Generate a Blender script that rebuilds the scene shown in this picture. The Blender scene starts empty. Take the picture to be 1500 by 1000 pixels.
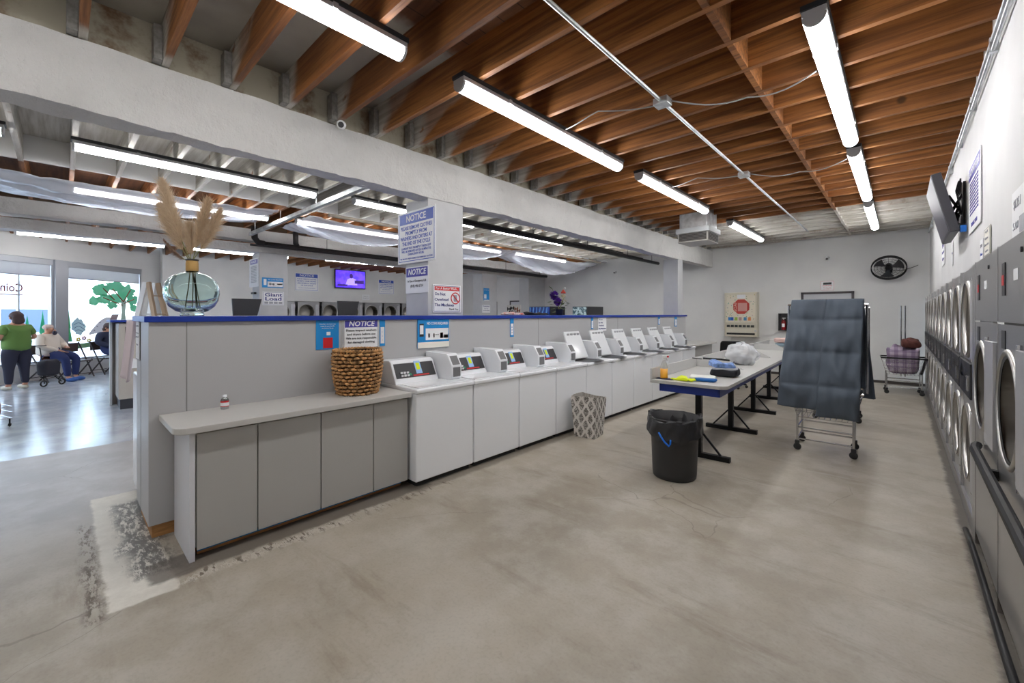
import bpy, bmesh, math, random
from mathutils import Vector, Matrix, noise
random.seed(7)
PI = math.pi
SC = bpy.context.scene
COL = SC.collection
def R(d): return math.radians(d)
def lin(r, g, b):
    f = lambda v: (v/255/12.92) if v/255 <= .04045 else ((v/255+.055)/1.055)**2.4
    return (f(r), f(g), f(b), 1)
# ------------------------------------------------------------------ materials
MATS = {}
def mat(name, col, rough=.5, metal=0, var=0, vscale=6, bump=0, bscale=40, emit=0, spec=.5, stretch=None, col2=None, alpha=None, trans=0, coat=0):
    if name in MATS: return MATS[name]
    m = bpy.data.materials.new(name); m.use_nodes = True
    nt = m.node_tree; b = nt.nodes['Principled BSDF']
    b.inputs['Base Color'].default_value = col; b.inputs['Roughness'].default_value = rough
    b.inputs['Metallic'].default_value = metal; b.inputs['Specular IOR Level'].default_value = spec
    if trans: b.inputs['Transmission Weight'].default_value = trans
    if coat: b.inputs['Coat Weight'].default_value = coat; b.inputs['Coat Roughness'].default_value = .1
    if alpha is not None: b.inputs['Alpha'].default_value = alpha
    if emit:
        b.inputs['Emission Color'].default_value = col; b.inputs['Emission Strength'].default_value = emit
    tc = nt.nodes.new('ShaderNodeTexCoord')
    vec = tc.outputs['Object']
    if stretch:
        mp = nt.nodes.new('ShaderNodeMapping'); mp.inputs['Scale'].default_value = stretch
        nt.links.new(vec, mp.inputs[0]); vec = mp.outputs[0]
    if var or col2:
        n = nt.nodes.new('ShaderNodeTexNoise'); n.inputs['Scale'].default_value = vscale; n.inputs['Detail'].default_value = 5
        nt.links.new(vec, n.inputs['Vector'])
        mx = nt.nodes.new('ShaderNodeMix'); mx.data_type = 'RGBA'
        c2 = col2 or tuple(min(1, max(0, c*(1+var))) for c in col[:3])+(1,)
        c1 = col if col2 else tuple(c*(1-var) for c in col[:3])+(1,)
        rp = nt.nodes.new('ShaderNodeMapRange'); rp.inputs[1].default_value = .35; rp.inputs[2].default_value = .65
        nt.links.new(n.outputs[0], rp.inputs[0]); nt.links.new(rp.outputs[0], mx.inputs[0])
        mx.inputs[6].default_value = c1; mx.inputs[7].default_value = c2
        nt.links.new(mx.outputs[2], b.inputs['Base Color'])
    if bump:
        n2 = nt.nodes.new('ShaderNodeTexNoise'); n2.inputs['Scale'].default_value = bscale; n2.inputs['Detail'].default_value = 4
        nt.links.new(vec, n2.inputs['Vector'])
        bp = nt.nodes.new('ShaderNodeBump'); bp.inputs['Strength'].default_value = bump; bp.inputs['Distance'].default_value = .01
        nt.links.new(n2.outputs[0], bp.inputs['Height']); nt.links.new(bp.outputs[0], b.inputs['Normal'])
    MATS[name] = m; return m

class NB:  # small node graph builder
    def __init__(s, name):
        s.m = bpy.data.materials.new(name); s.m.use_nodes = True; s.nt = s.m.node_tree; s.b = s.nt.nodes['Principled BSDF']
        MATS[name] = s.m
        g = s.nt.nodes.new('ShaderNodeNewGeometry'); s.pos = g.outputs['Position']
        sx = s.nt.nodes.new('ShaderNodeSeparateXYZ'); s.nt.links.new(s.pos, sx.inputs[0]); s.X, s.Y, s.Z = sx.outputs
    def put(s, sock, v):
        if isinstance(v, (int, float)): sock.default_value = v
        elif isinstance(v, tuple): sock.default_value = v
        else: s.nt.links.new(v, sock)
    def math(s, op, a, b=0.0, c=0.0):
        n = s.nt.nodes.new('ShaderNodeMath'); n.operation = op
        s.put(n.inputs[0], a); s.put(n.inputs[1], b); s.put(n.inputs[2], c); return n.outputs[0]
    def noise(s, scale, detail=4, stretch=None, rough=.5, vec=None):
        v = vec or s.pos
        if stretch:
            mp = s.nt.nodes.new('ShaderNodeMapping'); mp.inputs['Scale'].default_value = stretch
            s.nt.links.new(v, mp.inputs[0]); v = mp.outputs[0]
        n = s.nt.nodes.new('ShaderNodeTexNoise'); n.inputs['Scale'].default_value = scale; n.inputs['Detail'].default_value = detail
        n.inputs['Roughness'].default_value = rough
        s.nt.links.new(v, n.inputs['Vector']); return n.outputs[0]
    def ramp(s, v, a, b):
        n = s.nt.nodes.new('ShaderNodeMapRange'); n.interpolation_type = 'SMOOTHSTEP'
        s.put(n.inputs[0], v); n.inputs[1].default_value = a; n.inputs[2].default_value = b; return n.outputs[0]
    def mix(s, f, a, b):
        n = s.nt.nodes.new('ShaderNodeMix'); n.data_type = 'RGBA'
        s.put(n.inputs[0], f); s.put(n.inputs[6], a); s.put(n.inputs[7], b); return n.outputs[2]
    def mul(s, a, b): return s.math('MULTIPLY', a, b)
    def box(s, x0, x1, y0, y1, e=.03, nz=None, amp=.1):
        X, Y = s.X, s.Y
        if nz is not None:
            o = s.math('MULTIPLY_ADD', nz, amp, -amp/2)
            X = s.math('ADD', X, o); Y = s.math('ADD', Y, o)
        return s.mul(s.mul(s.ramp(X, x0-e, x0+e), s.math('SUBTRACT', 1, s.ramp(X, x1-e, x1+e))),
                     s.mul(s.ramp(Y, y0-e, y0+e), s.math('SUBTRACT', 1, s.ramp(Y, y1-e, y1+e))))
    def bump(s, h, st=.3, dist=.01):
        n = s.nt.nodes.new('ShaderNodeBump'); n.inputs['Strength'].default_value = st; n.inputs['Distance'].default_value = dist
        s.nt.links.new(h, n.inputs['Height']); s.nt.links.new(n.outputs[0], s.b.inputs['Normal'])
    def out(s, col, rough=.5):
        s.put(s.b.inputs['Base Color'], col); s.put(s.b.inputs['Roughness'], rough); return s.m

# ------------------------------------------------------------------ mesh builder
class MB:
    def __init__(s): s.v = []; s.f = []; s.mi = []; s.cur = 0
    def add(s, vs, fs, M=None):
        b = len(s.v)
        for p in vs:
            p = Vector(p); s.v.append(M @ p if M else p)
        for f in fs: s.f.append([b+i for i in f]); s.mi.append(s.cur)
        return s
    def box(s, x0, x1, y0, y1, z0, z1, M=None):
        return s.add([(x0,y0,z0),(x1,y0,z0),(x1,y1,z0),(x0,y1,z0),(x0,y0,z1),(x1,y0,z1),(x1,y1,z1),(x0,y1,z1)],
                     [(3,2,1,0),(4,5,6,7),(0,1,5,4),(1,2,6,5),(2,3,7,6),(3,0,4,7)], M)
    def prism(s, poly, axis, a, b, M=None):
        # poly: 2D points; axis: extrusion axis. x:(y,z) y:(x,z) z:(x,y)
        def mk(p, t): return {'x': (t, p[0], p[1]), 'y': (p[0], t, p[1]), 'z': (p[0], p[1], t)}[axis]
        n = len(poly); vs = [mk(p, a) for p in poly]+[mk(p, b) for p in poly]
        fs = [list(range(n))[::-1], list(range(n, 2*n))]+[(i, (i+1) % n, n+(i+1) % n, n+i) for i in range(n)]
        return s.add(vs, fs, M)
    def tube(s, pts, r, seg=8, closed=False, cap=True):
        pts = [Vector(p) for p in pts]; n = len(pts); rings = []
        rr = r if isinstance(r, (list, tuple)) else [r]*n
        up = None; vs = []
        for i, p in enumerate(pts):
            if closed: t = pts[(i+1) % n]-pts[i-1]
            else: t = pts[min(i+1, n-1)]-pts[max(i-1, 0)]
            t.normalize()
            if up is None: up = t.orthogonal().normalized()
            up = (up-t*up.dot(t))
            if up.length < 1e-6: up = t.orthogonal()
            up.normalize()
            w = t.cross(up)
            vs += [p+(up*math.cos(2*PI*k/seg)+w*math.sin(2*PI*k/seg))*rr[i] for k in range(seg)]
        fs = []
        for i in range(n if closed else n-1):
            j = (i+1) % n
            for k in range(seg): fs.append((i*seg+k, i*seg+(k+1) % seg, j*seg+(k+1) % seg, j*seg+k))
        if cap and not closed: fs += [list(range(seg))[::-1], [(n-1)*seg+k for k in range(seg)]]
        return s.add(vs, fs)
    def bar(s, a, b, w, h=None):  # rectangular bar
        a, b = Vector(a), Vector(b); h = h or w; t = (b-a).normalized()
        u = t.cross(Vector((0,0,1)))
        if u.length < .01: u = Vector((1,0,0))
        u.normalize(); v = u.cross(t); u *= w/2; v *= h/2
        return s.add([a-u-v,a+u-v,a+u+v,a-u+v,b-u-v,b+u-v,b+u+v,b-u+v],
                     [(3,2,1,0),(4,5,6,7),(0,1,5,4),(1,2,6,5),(2,3,7,6),(3,0,4,7)])
    def lathe(s, prof, seg=32, c=(0,0), axis='z', M=None, wob=None):
        vs = []
        for i, (r, z) in enumerate(prof):
            for k in range(seg):
                a = 2*PI*k/seg; q = r*(1+(wob(a, z) if wob else 0))
                if axis == 'z': vs.append((c[0]+q*math.cos(a), c[1]+q*math.sin(a), z))
                elif axis == 'y': vs.append((c[0]+q*math.cos(a), z, c[1]+q*math.sin(a)))
        n = len(prof); fs = []
        for i in range(n-1):
            for k in range(seg):
                q = (i*seg+k, i*seg+(k+1) % seg, (i+1)*seg+(k+1) % seg, (i+1)*seg+k)
                fs.append(q if axis == 'z' else q[::-1])
        return s.add(vs, fs, M)
    def grid(s, fn, nu, nv, M=None, wrapu=False):
        vs = [fn(i/(nu if wrapu else nu-1), j/(nv-1)) for j in range(nv) for i in range(nu)]
        fs = []
        for j in range(nv-1):
            for i in range(nu if wrapu else nu-1):
                a = j*nu+i; b = j*nu+(i+1) % nu; fs.append((a, b, b+nu, a+nu))
        return s.add(vs, fs, M)
    def blob(s, c, r, sub=2, amp=0, sc=3):
        bm = bmesh.new(); bmesh.ops.create_icosphere(bm, subdivisions=sub, radius=1)
        vs = []
        for v in bm.verts:
            p = Vector((v.co.x*r[0], v.co.y*r[1], v.co.z*r[2]))
            if amp: p *= 1+amp*noise.noise((p+Vector(c))*sc)
            vs.append(p+Vector(c))
        fs = [[v.index for v in f.verts] for f in bm.faces]; bm.free()
        return s.add(vs, fs)
    def build(s, name, m, parent=None, smooth=False, bevel=0, seg=2, subsurf=0, solid=0):
        me = bpy.data.meshes.new(name); me.from_pydata([tuple(v) for v in s.v], [], s.f)
        ms = m if isinstance(m, list) else [m]
        for q in ms: me.materials.append(q)
        if len(ms) > 1:
            for p, i in zip(me.polygons, s.mi): p.material_index = i
        if smooth:
            for p in me.polygons: p.use_smooth = True
        me.update(); o = bpy.data.objects.new(name, me); COL.objects.link(o)
        if smooth == 'auto' or bevel:
            pass
        if solid: md = o.modifiers.new('s', 'SOLIDIFY'); md.thickness = solid
        if bevel: md = o.modifiers.new('b', 'BEVEL'); md.width = bevel; md.segments = seg; md.limit_method = 'ANGLE'
        if subsurf: md = o.modifiers.new('u', 'SUBSURF'); md.levels = md.render_levels = subsurf
        if parent: o.parent = parent
        return o
def tag(o, label=None, cat=None, group=None, kind=None):
    if label: o['label'] = label
    if cat: o['category'] = cat
    if group: o['group'] = group
    if kind: o['kind'] = kind
    return o
def thing(name, label, cat, loc=(0,0,0), rz=0, group=None, kind=None):
    o = bpy.data.objects.new(name, None); COL.objects.link(o); o.location = loc; o.rotation_euler = (0,0,rz)
    o.empty_display_size = .1
    return tag(o, label, cat, group, kind)
def struct(o, label=None): o['kind'] = 'structure'; (label and o.__setitem__('label', label)); return o
def kids(o): return [c for c in bpy.data.objects if c.parent == o]
def dup(o, loc=None, rz=None, label=None, parent=None, group=None):
    c = o.copy(); COL.objects.link(c)
    if parent is not None: c.parent = parent
    for ch in kids(o): dup(ch, parent=c)
    if loc is not None: c.location = loc
    if rz is not None: c.rotation_euler = (0,0,rz)
    if label: c['label'] = label
    if group: c['group'] = group
    return c
FONT = {}
def lettering(parent, txt, x, z, size, m, y=-.004, align='CENTER', bold=0, ital=0, name='lettering', width=None, mirror=False, rot=None):
    cu = bpy.data.curves.new(name, 'FONT'); cu.body = txt; cu.size = size; cu.align_x = align; cu.align_y = 'CENTER'
    cu.extrude = .0008; cu.offset = bold*size; cu.shear = ital; cu.resolution_u = 2; cu.fill_mode = 'BOTH'
    cu.materials.append(m)
    o = bpy.data.objects.new(name, cu); COL.objects.link(o); o.parent = parent
    sx = 1
    if width:
        bpy.context.view_layer.update()
        if o.dimensions.x > 1e-4: sx = width/o.dimensions.x
    dg = bpy.context.evaluated_depsgraph_get(); me = bpy.data.meshes.new_from_object(o.evaluated_get(dg)); bpy.data.objects.remove(o)
    me.transform(Matrix.Translation((x, y, z)) @ (Matrix.Rotation(rot[1], 4, 'Y') if rot else Matrix()) @ Matrix.Rotation(PI/2, 4, 'X') @ Matrix.Diagonal(((-sx if mirror else sx), 1, 1, 1)))
    o = bpy.data.objects.new(name, me); COL.objects.link(o); o.parent = parent
    return o
# palette
WHITE = mat('white_enamel', (.84,.86,.89,1), .22, spec=.5, bump=.02, bscale=8)
LAM = mat('grey_laminate', lin(196,194,190), .38, bump=.05, bscale=200)
LAMD = mat('grey_door_laminate', lin(174,173,170), .4, bump=.05, bscale=200)
BLUE = mat('blue_laminate', lin(18,52,150), .35, var=.05)
BLACK = mat('black_plastic', (.006,.006,.007,1), .42, spec=.3)
DARK = mat('dark_gap', (.02,.02,.02,1), .8)
STEEL = mat('brushed_steel', (.55,.55,.55,1), .32, 1, bump=.1, bscale=60, stretch=(1,1,12))
CHROME = mat('chrome', (.58,.58,.59,1), .24, 1, bump=.02)
GALV = mat('galvanized', (.62,.65,.67,1), .38, .85, var=.2, vscale=9)
RUB = mat('rubber', (.03,.03,.03,1), .7)
PAPER = mat('paper', (.82,.83,.85,1), .6)
SBLUE = mat('sign_blue', lin(40,80,185), .45)
SNAVY = mat('sign_navy', lin(28,38,120), .45)
SPURP = mat('sign_violet', lin(70,66,160), .45)
SRED = mat('sign_red', lin(205,30,38), .45)
SCYAN = mat('sign_cyan', lin(20,135,205), .45)
SWHITE = mat('sign_white', (.85,.86,.88,1), .45)
SGREY = mat('sign_grey', (.35,.36,.4,1), .5)
SBLACK = mat('sign_black', (.03,.03,.035,1), .5)
YEL = mat('safety_yellow', lin(225,240,20), .7)
LENS = mat('lamp_lens', (1,.99,.985,1), .4, emit=15)
# ------------------------------------------------------------------ room
XR, YF, XB, YR, ZT, ZD = .45, 12.6, -16.4, -4.0, 3.35, 3.65
# floor
n = NB('concrete_floor')
big = n.noise(.55, 5, rough=.6); mid = n.noise(2.6, 6, rough=.65); fine = n.noise(60, 3); st = n.noise(1.4, 6, stretch=(.5,2.2,1), rough=.7)
c = n.mix(n.ramp(big, .35, .68), lin(150,141,126), lin(178,169,154))
c = n.mix(n.mul(n.ramp(mid, .38, .68), .6), c, lin(188,183,173))
c = n.mix(n.mul(n.ramp(st, .53, .72), .55), c, lin(126,112,92))
c = n.mix(n.mul(n.ramp(n.noise(5, 5, rough=.7), .62, .8), .4), c, lin(112,100,84))
c = n.mix(n.mul(n.ramp(fine, .45, .75), .12), c, lin(90,82,74))
# bluish tint growing towards the shop front, then the glossy sealed part
lv = n.math('SUBTRACT', 1, n.ramp(n.math('MULTIPLY_ADD', mid, .5, n.X), -4.9, -3.2))
c = n.mix(n.mul(lv, .75), c, n.mix(n.ramp(mid, .35, .7), lin(158,158,162), lin(184,185,190)))
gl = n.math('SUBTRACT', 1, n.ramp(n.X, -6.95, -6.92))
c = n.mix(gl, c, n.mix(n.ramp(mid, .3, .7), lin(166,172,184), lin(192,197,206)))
# cracks
vo = n.nt.nodes.new('ShaderNodeTexVoronoi'); vo.feature = 'DISTANCE_TO_EDGE'; vo.inputs['Scale'].default_value = .42
wv = n.nt.nodes.new('ShaderNodeVectorMath'); wv.operation = 'MULTIPLY_ADD'
nn = n.nt.nodes.new('ShaderNodeTexNoise'); nn.inputs['Scale'].default_value = 1.7; nn.inputs['Detail'].default_value = 6
n.nt.links.new(n.pos, nn.inputs['Vector']); n.nt.links.new(nn.outputs[1], wv.inputs[0]); wv.inputs[1].default_value = (.5,.5,0)
n.nt.links.new(n.pos, wv.inputs[2]); n.nt.links.new(wv.outputs[0], vo.inputs['Vector'])
ck = n.mul(n.math('SUBTRACT', 1, n.ramp(vo.outputs[0], .0006, .0022)), n.ramp(n.noise(.8, 2), .5, .56))
c = n.mix(n.mul(ck, .35), c, lin(80,72,62))
# bare white patch in front of the partition end, dark glue, chipped paint line
nz = n.noise(5, 6, rough=.75); nz2 = n.noise(14, 5, rough=.8, stretch=(.5,1.6,1))
pt = n.mul(n.box(-4.95, -3.0, .17, .46, .012, nz, .08), n.ramp(nz2, .3, .36))
glue = n.mul(n.box(-4.7, -3.25, .28, .50, .05, nz, .3), n.ramp(nz2, .42, .52))
c = n.mix(pt, c, n.mix(n.ramp(nz, .35, .7), lin(205,200,190), lin(222,218,208)))
c = n.mix(n.mul(n.box(-4.4, -2.95, .09, .15, .03, nz, .14), n.ramp(nz2, .46, .56)), c, lin(88,74,60))
c = n.mix(n.mul(glue, .85), c, lin(74,70,68))
c = n.mix(n.mul(n.box(-3.10, -3.02, .4, 1.5, .02, nz, .22), n.mul(n.ramp(nz2, .42, .52), .75)), c, lin(206,200,190))
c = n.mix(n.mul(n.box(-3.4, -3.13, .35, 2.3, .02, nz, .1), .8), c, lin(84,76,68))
c = n.mix(n.mul(n.box(-3.13, -3.02, .5, 2.6, .05, nz, .2), n.ramp(nz2, .5, .6)), c, lin(96,84,70))
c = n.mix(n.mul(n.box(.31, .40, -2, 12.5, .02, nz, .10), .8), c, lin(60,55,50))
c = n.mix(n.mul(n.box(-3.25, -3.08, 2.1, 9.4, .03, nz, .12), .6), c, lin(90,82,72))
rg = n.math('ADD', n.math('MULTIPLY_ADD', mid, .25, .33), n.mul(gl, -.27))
n.bump(n.math('ADD', n.mul(fine, .35), n.math('ADD', mid, n.mul(pt, .4))), .12, .01)
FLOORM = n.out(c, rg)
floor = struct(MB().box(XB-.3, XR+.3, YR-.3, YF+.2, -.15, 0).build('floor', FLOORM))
# plaster
def plaster(name, a, b, bs=9, st=.12):
    n = NB(name); q = n.noise(1.2, 5); n.bump(n.noise(bs, 8, rough=.68), st, .02 if st < .5 else .07)
    return n.out(n.mix(n.ramp(q, .35, .7), a, b), .62)
WALLM = plaster('wall_paint', lin(218,218,218), lin(226,226,225))
WALLR = plaster('wall_panel_paint', lin(205,205,206), lin(216,216,216), 3, .1)
BEAMM = plaster('beam_plaster', lin(212,211,209), lin(228,227,225), 4, 1.0)
COLM = mat('column_paint', lin(192,193,195), .55, var=.03)
# wood
def wood(name, deck):
    n = NB(name)
    oi = n.nt.nodes.new('ShaderNodeObjectInfo')
    gr = n.noise(3.2, 6, stretch=(.35, 6, 9), rough=.65); g2 = n.noise(.9, 4); nzz = n.noise(2.2, 4)
    if deck:
        c = n.mix(n.ramp(gr, .3, .7), lin(96,62,38), lin(128,84,52))
        brd = n.ramp(n.math('ABSOLUTE', n.math('SUBTRACT', n.math('FRACT', n.mul(n.X, 1/.19)), .5)), .47, .49)
        c = n.mix(n.mul(brd, .8), c, lin(40,24,14))
    else:
        c = n.mix(n.ramp(gr, .32, .68), lin(108,66,32), lin(180,118,62))
        c = n.mix(n.mul(n.ramp(g2, .5, .75), .6), c, lin(104,64,34))
        c = n.mix(n.mul(oi.outputs['Random'], .45), c, lin(104,60,30))
        vk = n.nt.nodes.new('ShaderNodeTexVoronoi'); vk.inputs['Scale'].default_value = 1.6; n.nt.links.new(n.pos, vk.inputs['Vector'])
        c = n.mix(n.mul(n.math('SUBTRACT', 1, n.ramp(vk.outputs['Distance'], .03, .07)), .8), c, lin(50,28,14))
    old = n.mix(n.ramp(gr, .3, .7), lin(168,162,150), lin(206,203,196))
    if deck: grey = n.mix(n.ramp(g2, .35, .65), lin(126,120,110), lin(164,160,150))
    edge = -2.75 if deck else -3.3
    if deck: X2 = n.math('MULTIPLY_ADD', nzz, .6, n.X)
    else:
        hz = n.mul(n.math('SUBTRACT', n.Z, 3.36), 3.4)
        nq = n.ramp(n.noise(1.1, 3, stretch=(.3,1.6,.3)), .35, .65)
        X2 = n.math('SUBTRACT', n.math('MULTIPLY_ADD', nzz, .5, n.X), n.mul(n.mul(hz, nq), 1.0))
        edge = -3.92
    m1 = n.math('SUBTRACT', 1, n.ramp(X2, edge+.35, edge+.5))      # painted near the plaster beam
    if not deck:
        m1 = n.math('MAXIMUM', m1, n.math('SUBTRACT', 1, n.ramp(n.X, -4.1, -4.0)))
        film = n.math('ADD', .35, n.mul(n.math('SUBTRACT', 1, n.ramp(n.X, -3.75, -3.55)), .65)); m1 = n.mul(m1, film)
    m1 = n.mul(m1, n.ramp(n.X, -7.62, -7.55))
    m2 = n.mul(n.ramp(n.math('MULTIPLY_ADD', nzz, .3, n.Y), 9.25, 9.3), n.ramp(n.X, -7.62, -7.55))
    nearb = n.ramp(n.X, -4.3, -4.2)
    if deck:
        c = n.mix(m1, c, n.mix(nearb, old, grey)); c = n.mix(m2, c, n.mix(n.mul(n.ramp(n.noise(1.7, 5, rough=.7), .5, .68), .6), old, lin(132,104,78)))
        c = n.mix(n.math('SUBTRACT', 1, n.ramp(n.X, -9.9, -9.8)), c, lin(92,80,66))
    else:
        c = n.mix(n.mul(m1, n.ramp(n.noise(7, 5), .25, .4)), c, old); c = n.mix(m2, c, n.mix(n.mul(n.ramp(n.noise(1.7, 5, rough=.7), .5, .68), .6), old, lin(132,104,78)))
    n.bump(gr, .25, .006)
    return n.out(c, .6)
WOOD = wood('joist_wood', False); DECK = wood('deck_board', True)
struct(MB().box(XB-.3, XR+.3, YR-.3, YF+.2, ZD, ZD+.1).build('ceiling', DECK))
# joists: three bays, each joist one object
jm1 = MB().box(-2.2, 2.2, -.022, .022, 0, ZD-ZT)
hang = mat('joist_hanger_metal', lin(140,138,134), .55, .3, var=.2, vscale=30)
first = {}
js = [.10+.418*k for k in range(-4, 30)]
num = 0
for bay, (x0, x1) in enumerate(((-3.93, XR), (-9.98, -3.97), (XB, -10.02))):
    for y in js:
        num += 1
        if bay not in first:
            j = MB().box(x0, x1, -.022, .022, 0, ZD-ZT-.002).build('joist_beam_%d' % num, WOOD)
            if bay == 0:
                hb = MB(); hb.box(x0-.0, x0+.10, -.075, -.026, .0, .24); 
                hb.build('joist_hanger', hang, j)
            first[bay] = j
        else:
            j = dup(first[bay]); j.name = 'joist_beam_%d' % num
        j.location = (0, y, ZT); struct(j)
# blocking between the joists
k = 0
for X in (-.84, -7.5, -2.0):
    if X == -2.0: continue
    for y in js[:-1]:
        k += 1
        b = MB().box(X-.02, X+.02, .024, .394, .0 if X > -1 else 0, ZD-ZT-.004).build('blocking_beam_%d' % k, WOOD if X > -1 else MATS['wall_paint'])
        b.location = (0, y, ZT); struct(b)
# rim blocking standing on beam 1 (cream, stained)
n = NB('stained_cream_board'); q = n.noise(2.5, 5, rough=.7)
CREAM = n.out(n.mix(n.ramp(q, .45, .68), lin(178,172,154), lin(112,84,60)), .7)
for y in js[:-1]:
    k += 1
    b = MB().box(-3.99, -3.965, .024, .394, 0, ZD-ZT-.004).build('blocking_beam_%d' % k, CREAM); b.location = (0, y, ZT); struct(b)
    k += 1
    b = MB().box(-10.03, -9.995, .024, .394, 0, ZD-ZT-.004).build('blocking_beam_%d' % k, mat('old_board', lin(96,76,58), .8, var=.4, vscale=3)); b.location = (0, y, ZT); struct(b)
# beams with rough plaster
def roughbeam(name, x0, x1, z0, z1, m):
    def prof(t):
        return [(x0, z0), (x1, z0), (x1, z1), (x0, z1)]
    N = 520; mb = MB(); vs = []; S = 4
    P = [(x0, z1), (x0, (z0+z1)/2), (x0, z0), ((x0+x1)/2, z0), (x1, z0), (x1, z0*.66+z1*.34), (x1, z0*.33+z1*.67), (x1, z1)]
    for i in range(N+1):
        y = YR+(YF-YR)*i/N
        for (x, z) in P:
            w = noise.noise(Vector((x*3, y*1.6, z*3)))*.02+noise.noise(Vector((x*9, y*7, z*9)))*.011+noise.noise(Vector((x*20, y*19, z*20)))*.005
            vs.append((x+w, y, z+(w*.8 if z < z1-.01 else noise.noise(Vector((5, y*3, 2)))*.012-.01)))
    n_ = len(P); fs = []
    for i in range(N):
        for j in range(n_): a = i*n_+j; b = i*n_+(j+1) % n_; fs.append((a, b, b+n_, a+n_))
    mb.add(vs, fs); return struct(mb.build(name, m, smooth=False))
roughbeam('ceiling_beam_1', -4.13, -3.92, 2.877, 3.35, BEAMM)
roughbeam('ceiling_beam_2', -10.25, -10.0, 2.86, 3.04, BEAMM)
roughbeam('ceiling_beam_3', -10.2, -9.95, 3.09, 3.34, BEAMM)
# columns
for i, (x0, x1, y0, y1, z1) in enumerate(((-4.38,-3.94,2.84,3.36,2.89), (-10.45,-9.98,2.87,3.43,2.87), (-10.4,-9.98,9.31,10.0,2.87), (-10.45,-9.98,11.65,12.6,2.87), (-4.3,-3.94,10.12,10.42,2.89))):
    struct(MB().box(x0, x1, y0, y1, 0, z1).build('column_%d' % (i+1), COLM, bevel=.006))
# walls
struct(MB().box(XR, XR+.75, YR, YF, 1.9, ZD).box(XR+.6, XR+.75, YR, YF, 0, 1.9).build('wall_right', WALLR))
struct(MB().box(XB, XR, YF, YF+.15, 0, ZD).build('wall_far', WALLM))
struct(MB().box(XB-.6, XB, 2.1, YF, 2.03, ZD).box(XB-.75, XB-.6, 2.1, YF, 0, ZD).box(XB-.6, XB, 2.1, 4.19, 0, 2.03).box(XB-.6, XB, 12.13, YF, 0, 2.03).build('wall_back', WALLM))
struct(MB().box(-11.95, XR, YR-.15, YR, 0, ZD).build('wall_rear', WALLM))
BASEM = mat('dark_baseboard', lin(70,64,60), .6)
for i, (a, b) in enumerate(((-9.9, -7.9), (-2.6, -1.86), (-.78, XR))):
    struct(MB().box(a, b, YF-.012, YF, 0, .06).build('baseboard_far_%d' % i, BASEM))
# shop-front wall, local frame u along the wall, -y into the room
WO = Vector((-14.418, -.898, 0)); WA = math.atan2(.783, -.622)
def wloc(u, d=0, z=0):
    U = Vector((math.cos(WA), math.sin(WA), 0)); N = Vector((math.sin(WA), -math.cos(WA), 0)); return WO+U*u+N*d+Vector((0,0,z))
ww = thing('wall_window_side', None, None, WO, WA, kind='structure')
def ws(name, u0, u1, z0, z1, m=None, y0=0, y1=.15, parent=ww): return MB().box(u0, u1, y0, y1, z0, z1).build(name, m or WALLM, parent)
ws('wall_section', -4, 4.05, 2.87, ZD); ws('wall_section', -4, 4.05, 0, .38); ws('wall_section', 3.24, 4.05, .38, 2.87)
ws('wall_section', -4, -3.6, .38, 2.87)
SILL = mat('white_sill_tile', lin(225,226,230), .3)
ws('ledge', -3.6, 3.24, .381, .40, SILL, -.0, .16); 
ALU = mat('aluminium_frame', lin(178,182,190), .35, .6)
ALUD = mat('aluminium_shadow_frame', lin(140,143,150), .35, .6)
g = bpy.data.materials.new('window_glass'); g.use_nodes = True; nt = g.node_tree; nt.nodes.clear()
o_ = nt.nodes.new('ShaderNodeOutputMaterial'); mx = nt.nodes.new('ShaderNodeMixShader'); tr = nt.nodes.new('ShaderNodeBsdfTransparent'); gb = nt.nodes.new('ShaderNodeBsdfGlossy')
gb.inputs['Roughness'].default_value = .02; tr.inputs[0].default_value = (.93,.96,.97,1); mx.inputs[0].default_value = .05
nt.links.new(tr.outputs[0], mx.inputs[1]); nt.links.new(gb.outputs[0], mx.inputs[2]); nt.links.new(mx.outputs[0], o_.inputs[0]); GLASS = g
BLIND = mat('roller_shade_cloth', lin(196,198,208), .7, alpha=.82)
def window(i, u0, u1, divs=()):
    w = thing('window_%d' % i, None, None, WO, WA, kind='structure')
    f = MB(); 
    f.box(u0, u1, .02, .12, 2.73, 2.87); f.box(u0, u1, .02, .12, .38, .44); f.box(u0, u0+.05, .02, .12, .44, 2.73); f.box(u1-.05, u1, .02, .12, .44, 2.73)
    for d in divs: f.box(d-.015, d+.015, .04, .1, .44, 2.73)
    f.build('window_frame', ALU, w, bevel=.004)
    MB().box(u0+.05, u1-.05, .068, .074, .44, 2.73).build('glass', GLASS, w)
    bl = MB().box(u0+.06, u1-.06, .035, .04, 2.46, 2.73).build('roller_shade', BLIND, w)
    MB().box(u0+.06, u1-.06, .03, .045, 2.445, 2.465).build('shade_rail', ALUD, bl)
window(1, -3.6, -1.4); window(2, -1.35, 1.02, (.36,)); window(3, 1.29, 3.24)
ws('mullion_post', 1.02, 1.29, .38, 2.87, ALU, -.03, .14, parent=None).location = WO
bpy.data.objects['mullion_post'].rotation_euler = (0,0,WA); struct(bpy.data.objects['mullion_post']); bpy.data.objects['mullion_post'].name = 'trim_1'
ws('trim_2', -1.4, -1.35, .38, 2.87, ALU, 0, .14, parent=None).location = WO
bpy.data.objects['trim_2'].rotation_euler = (0,0,WA); struct(bpy.data.objects['trim_2'])
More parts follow.
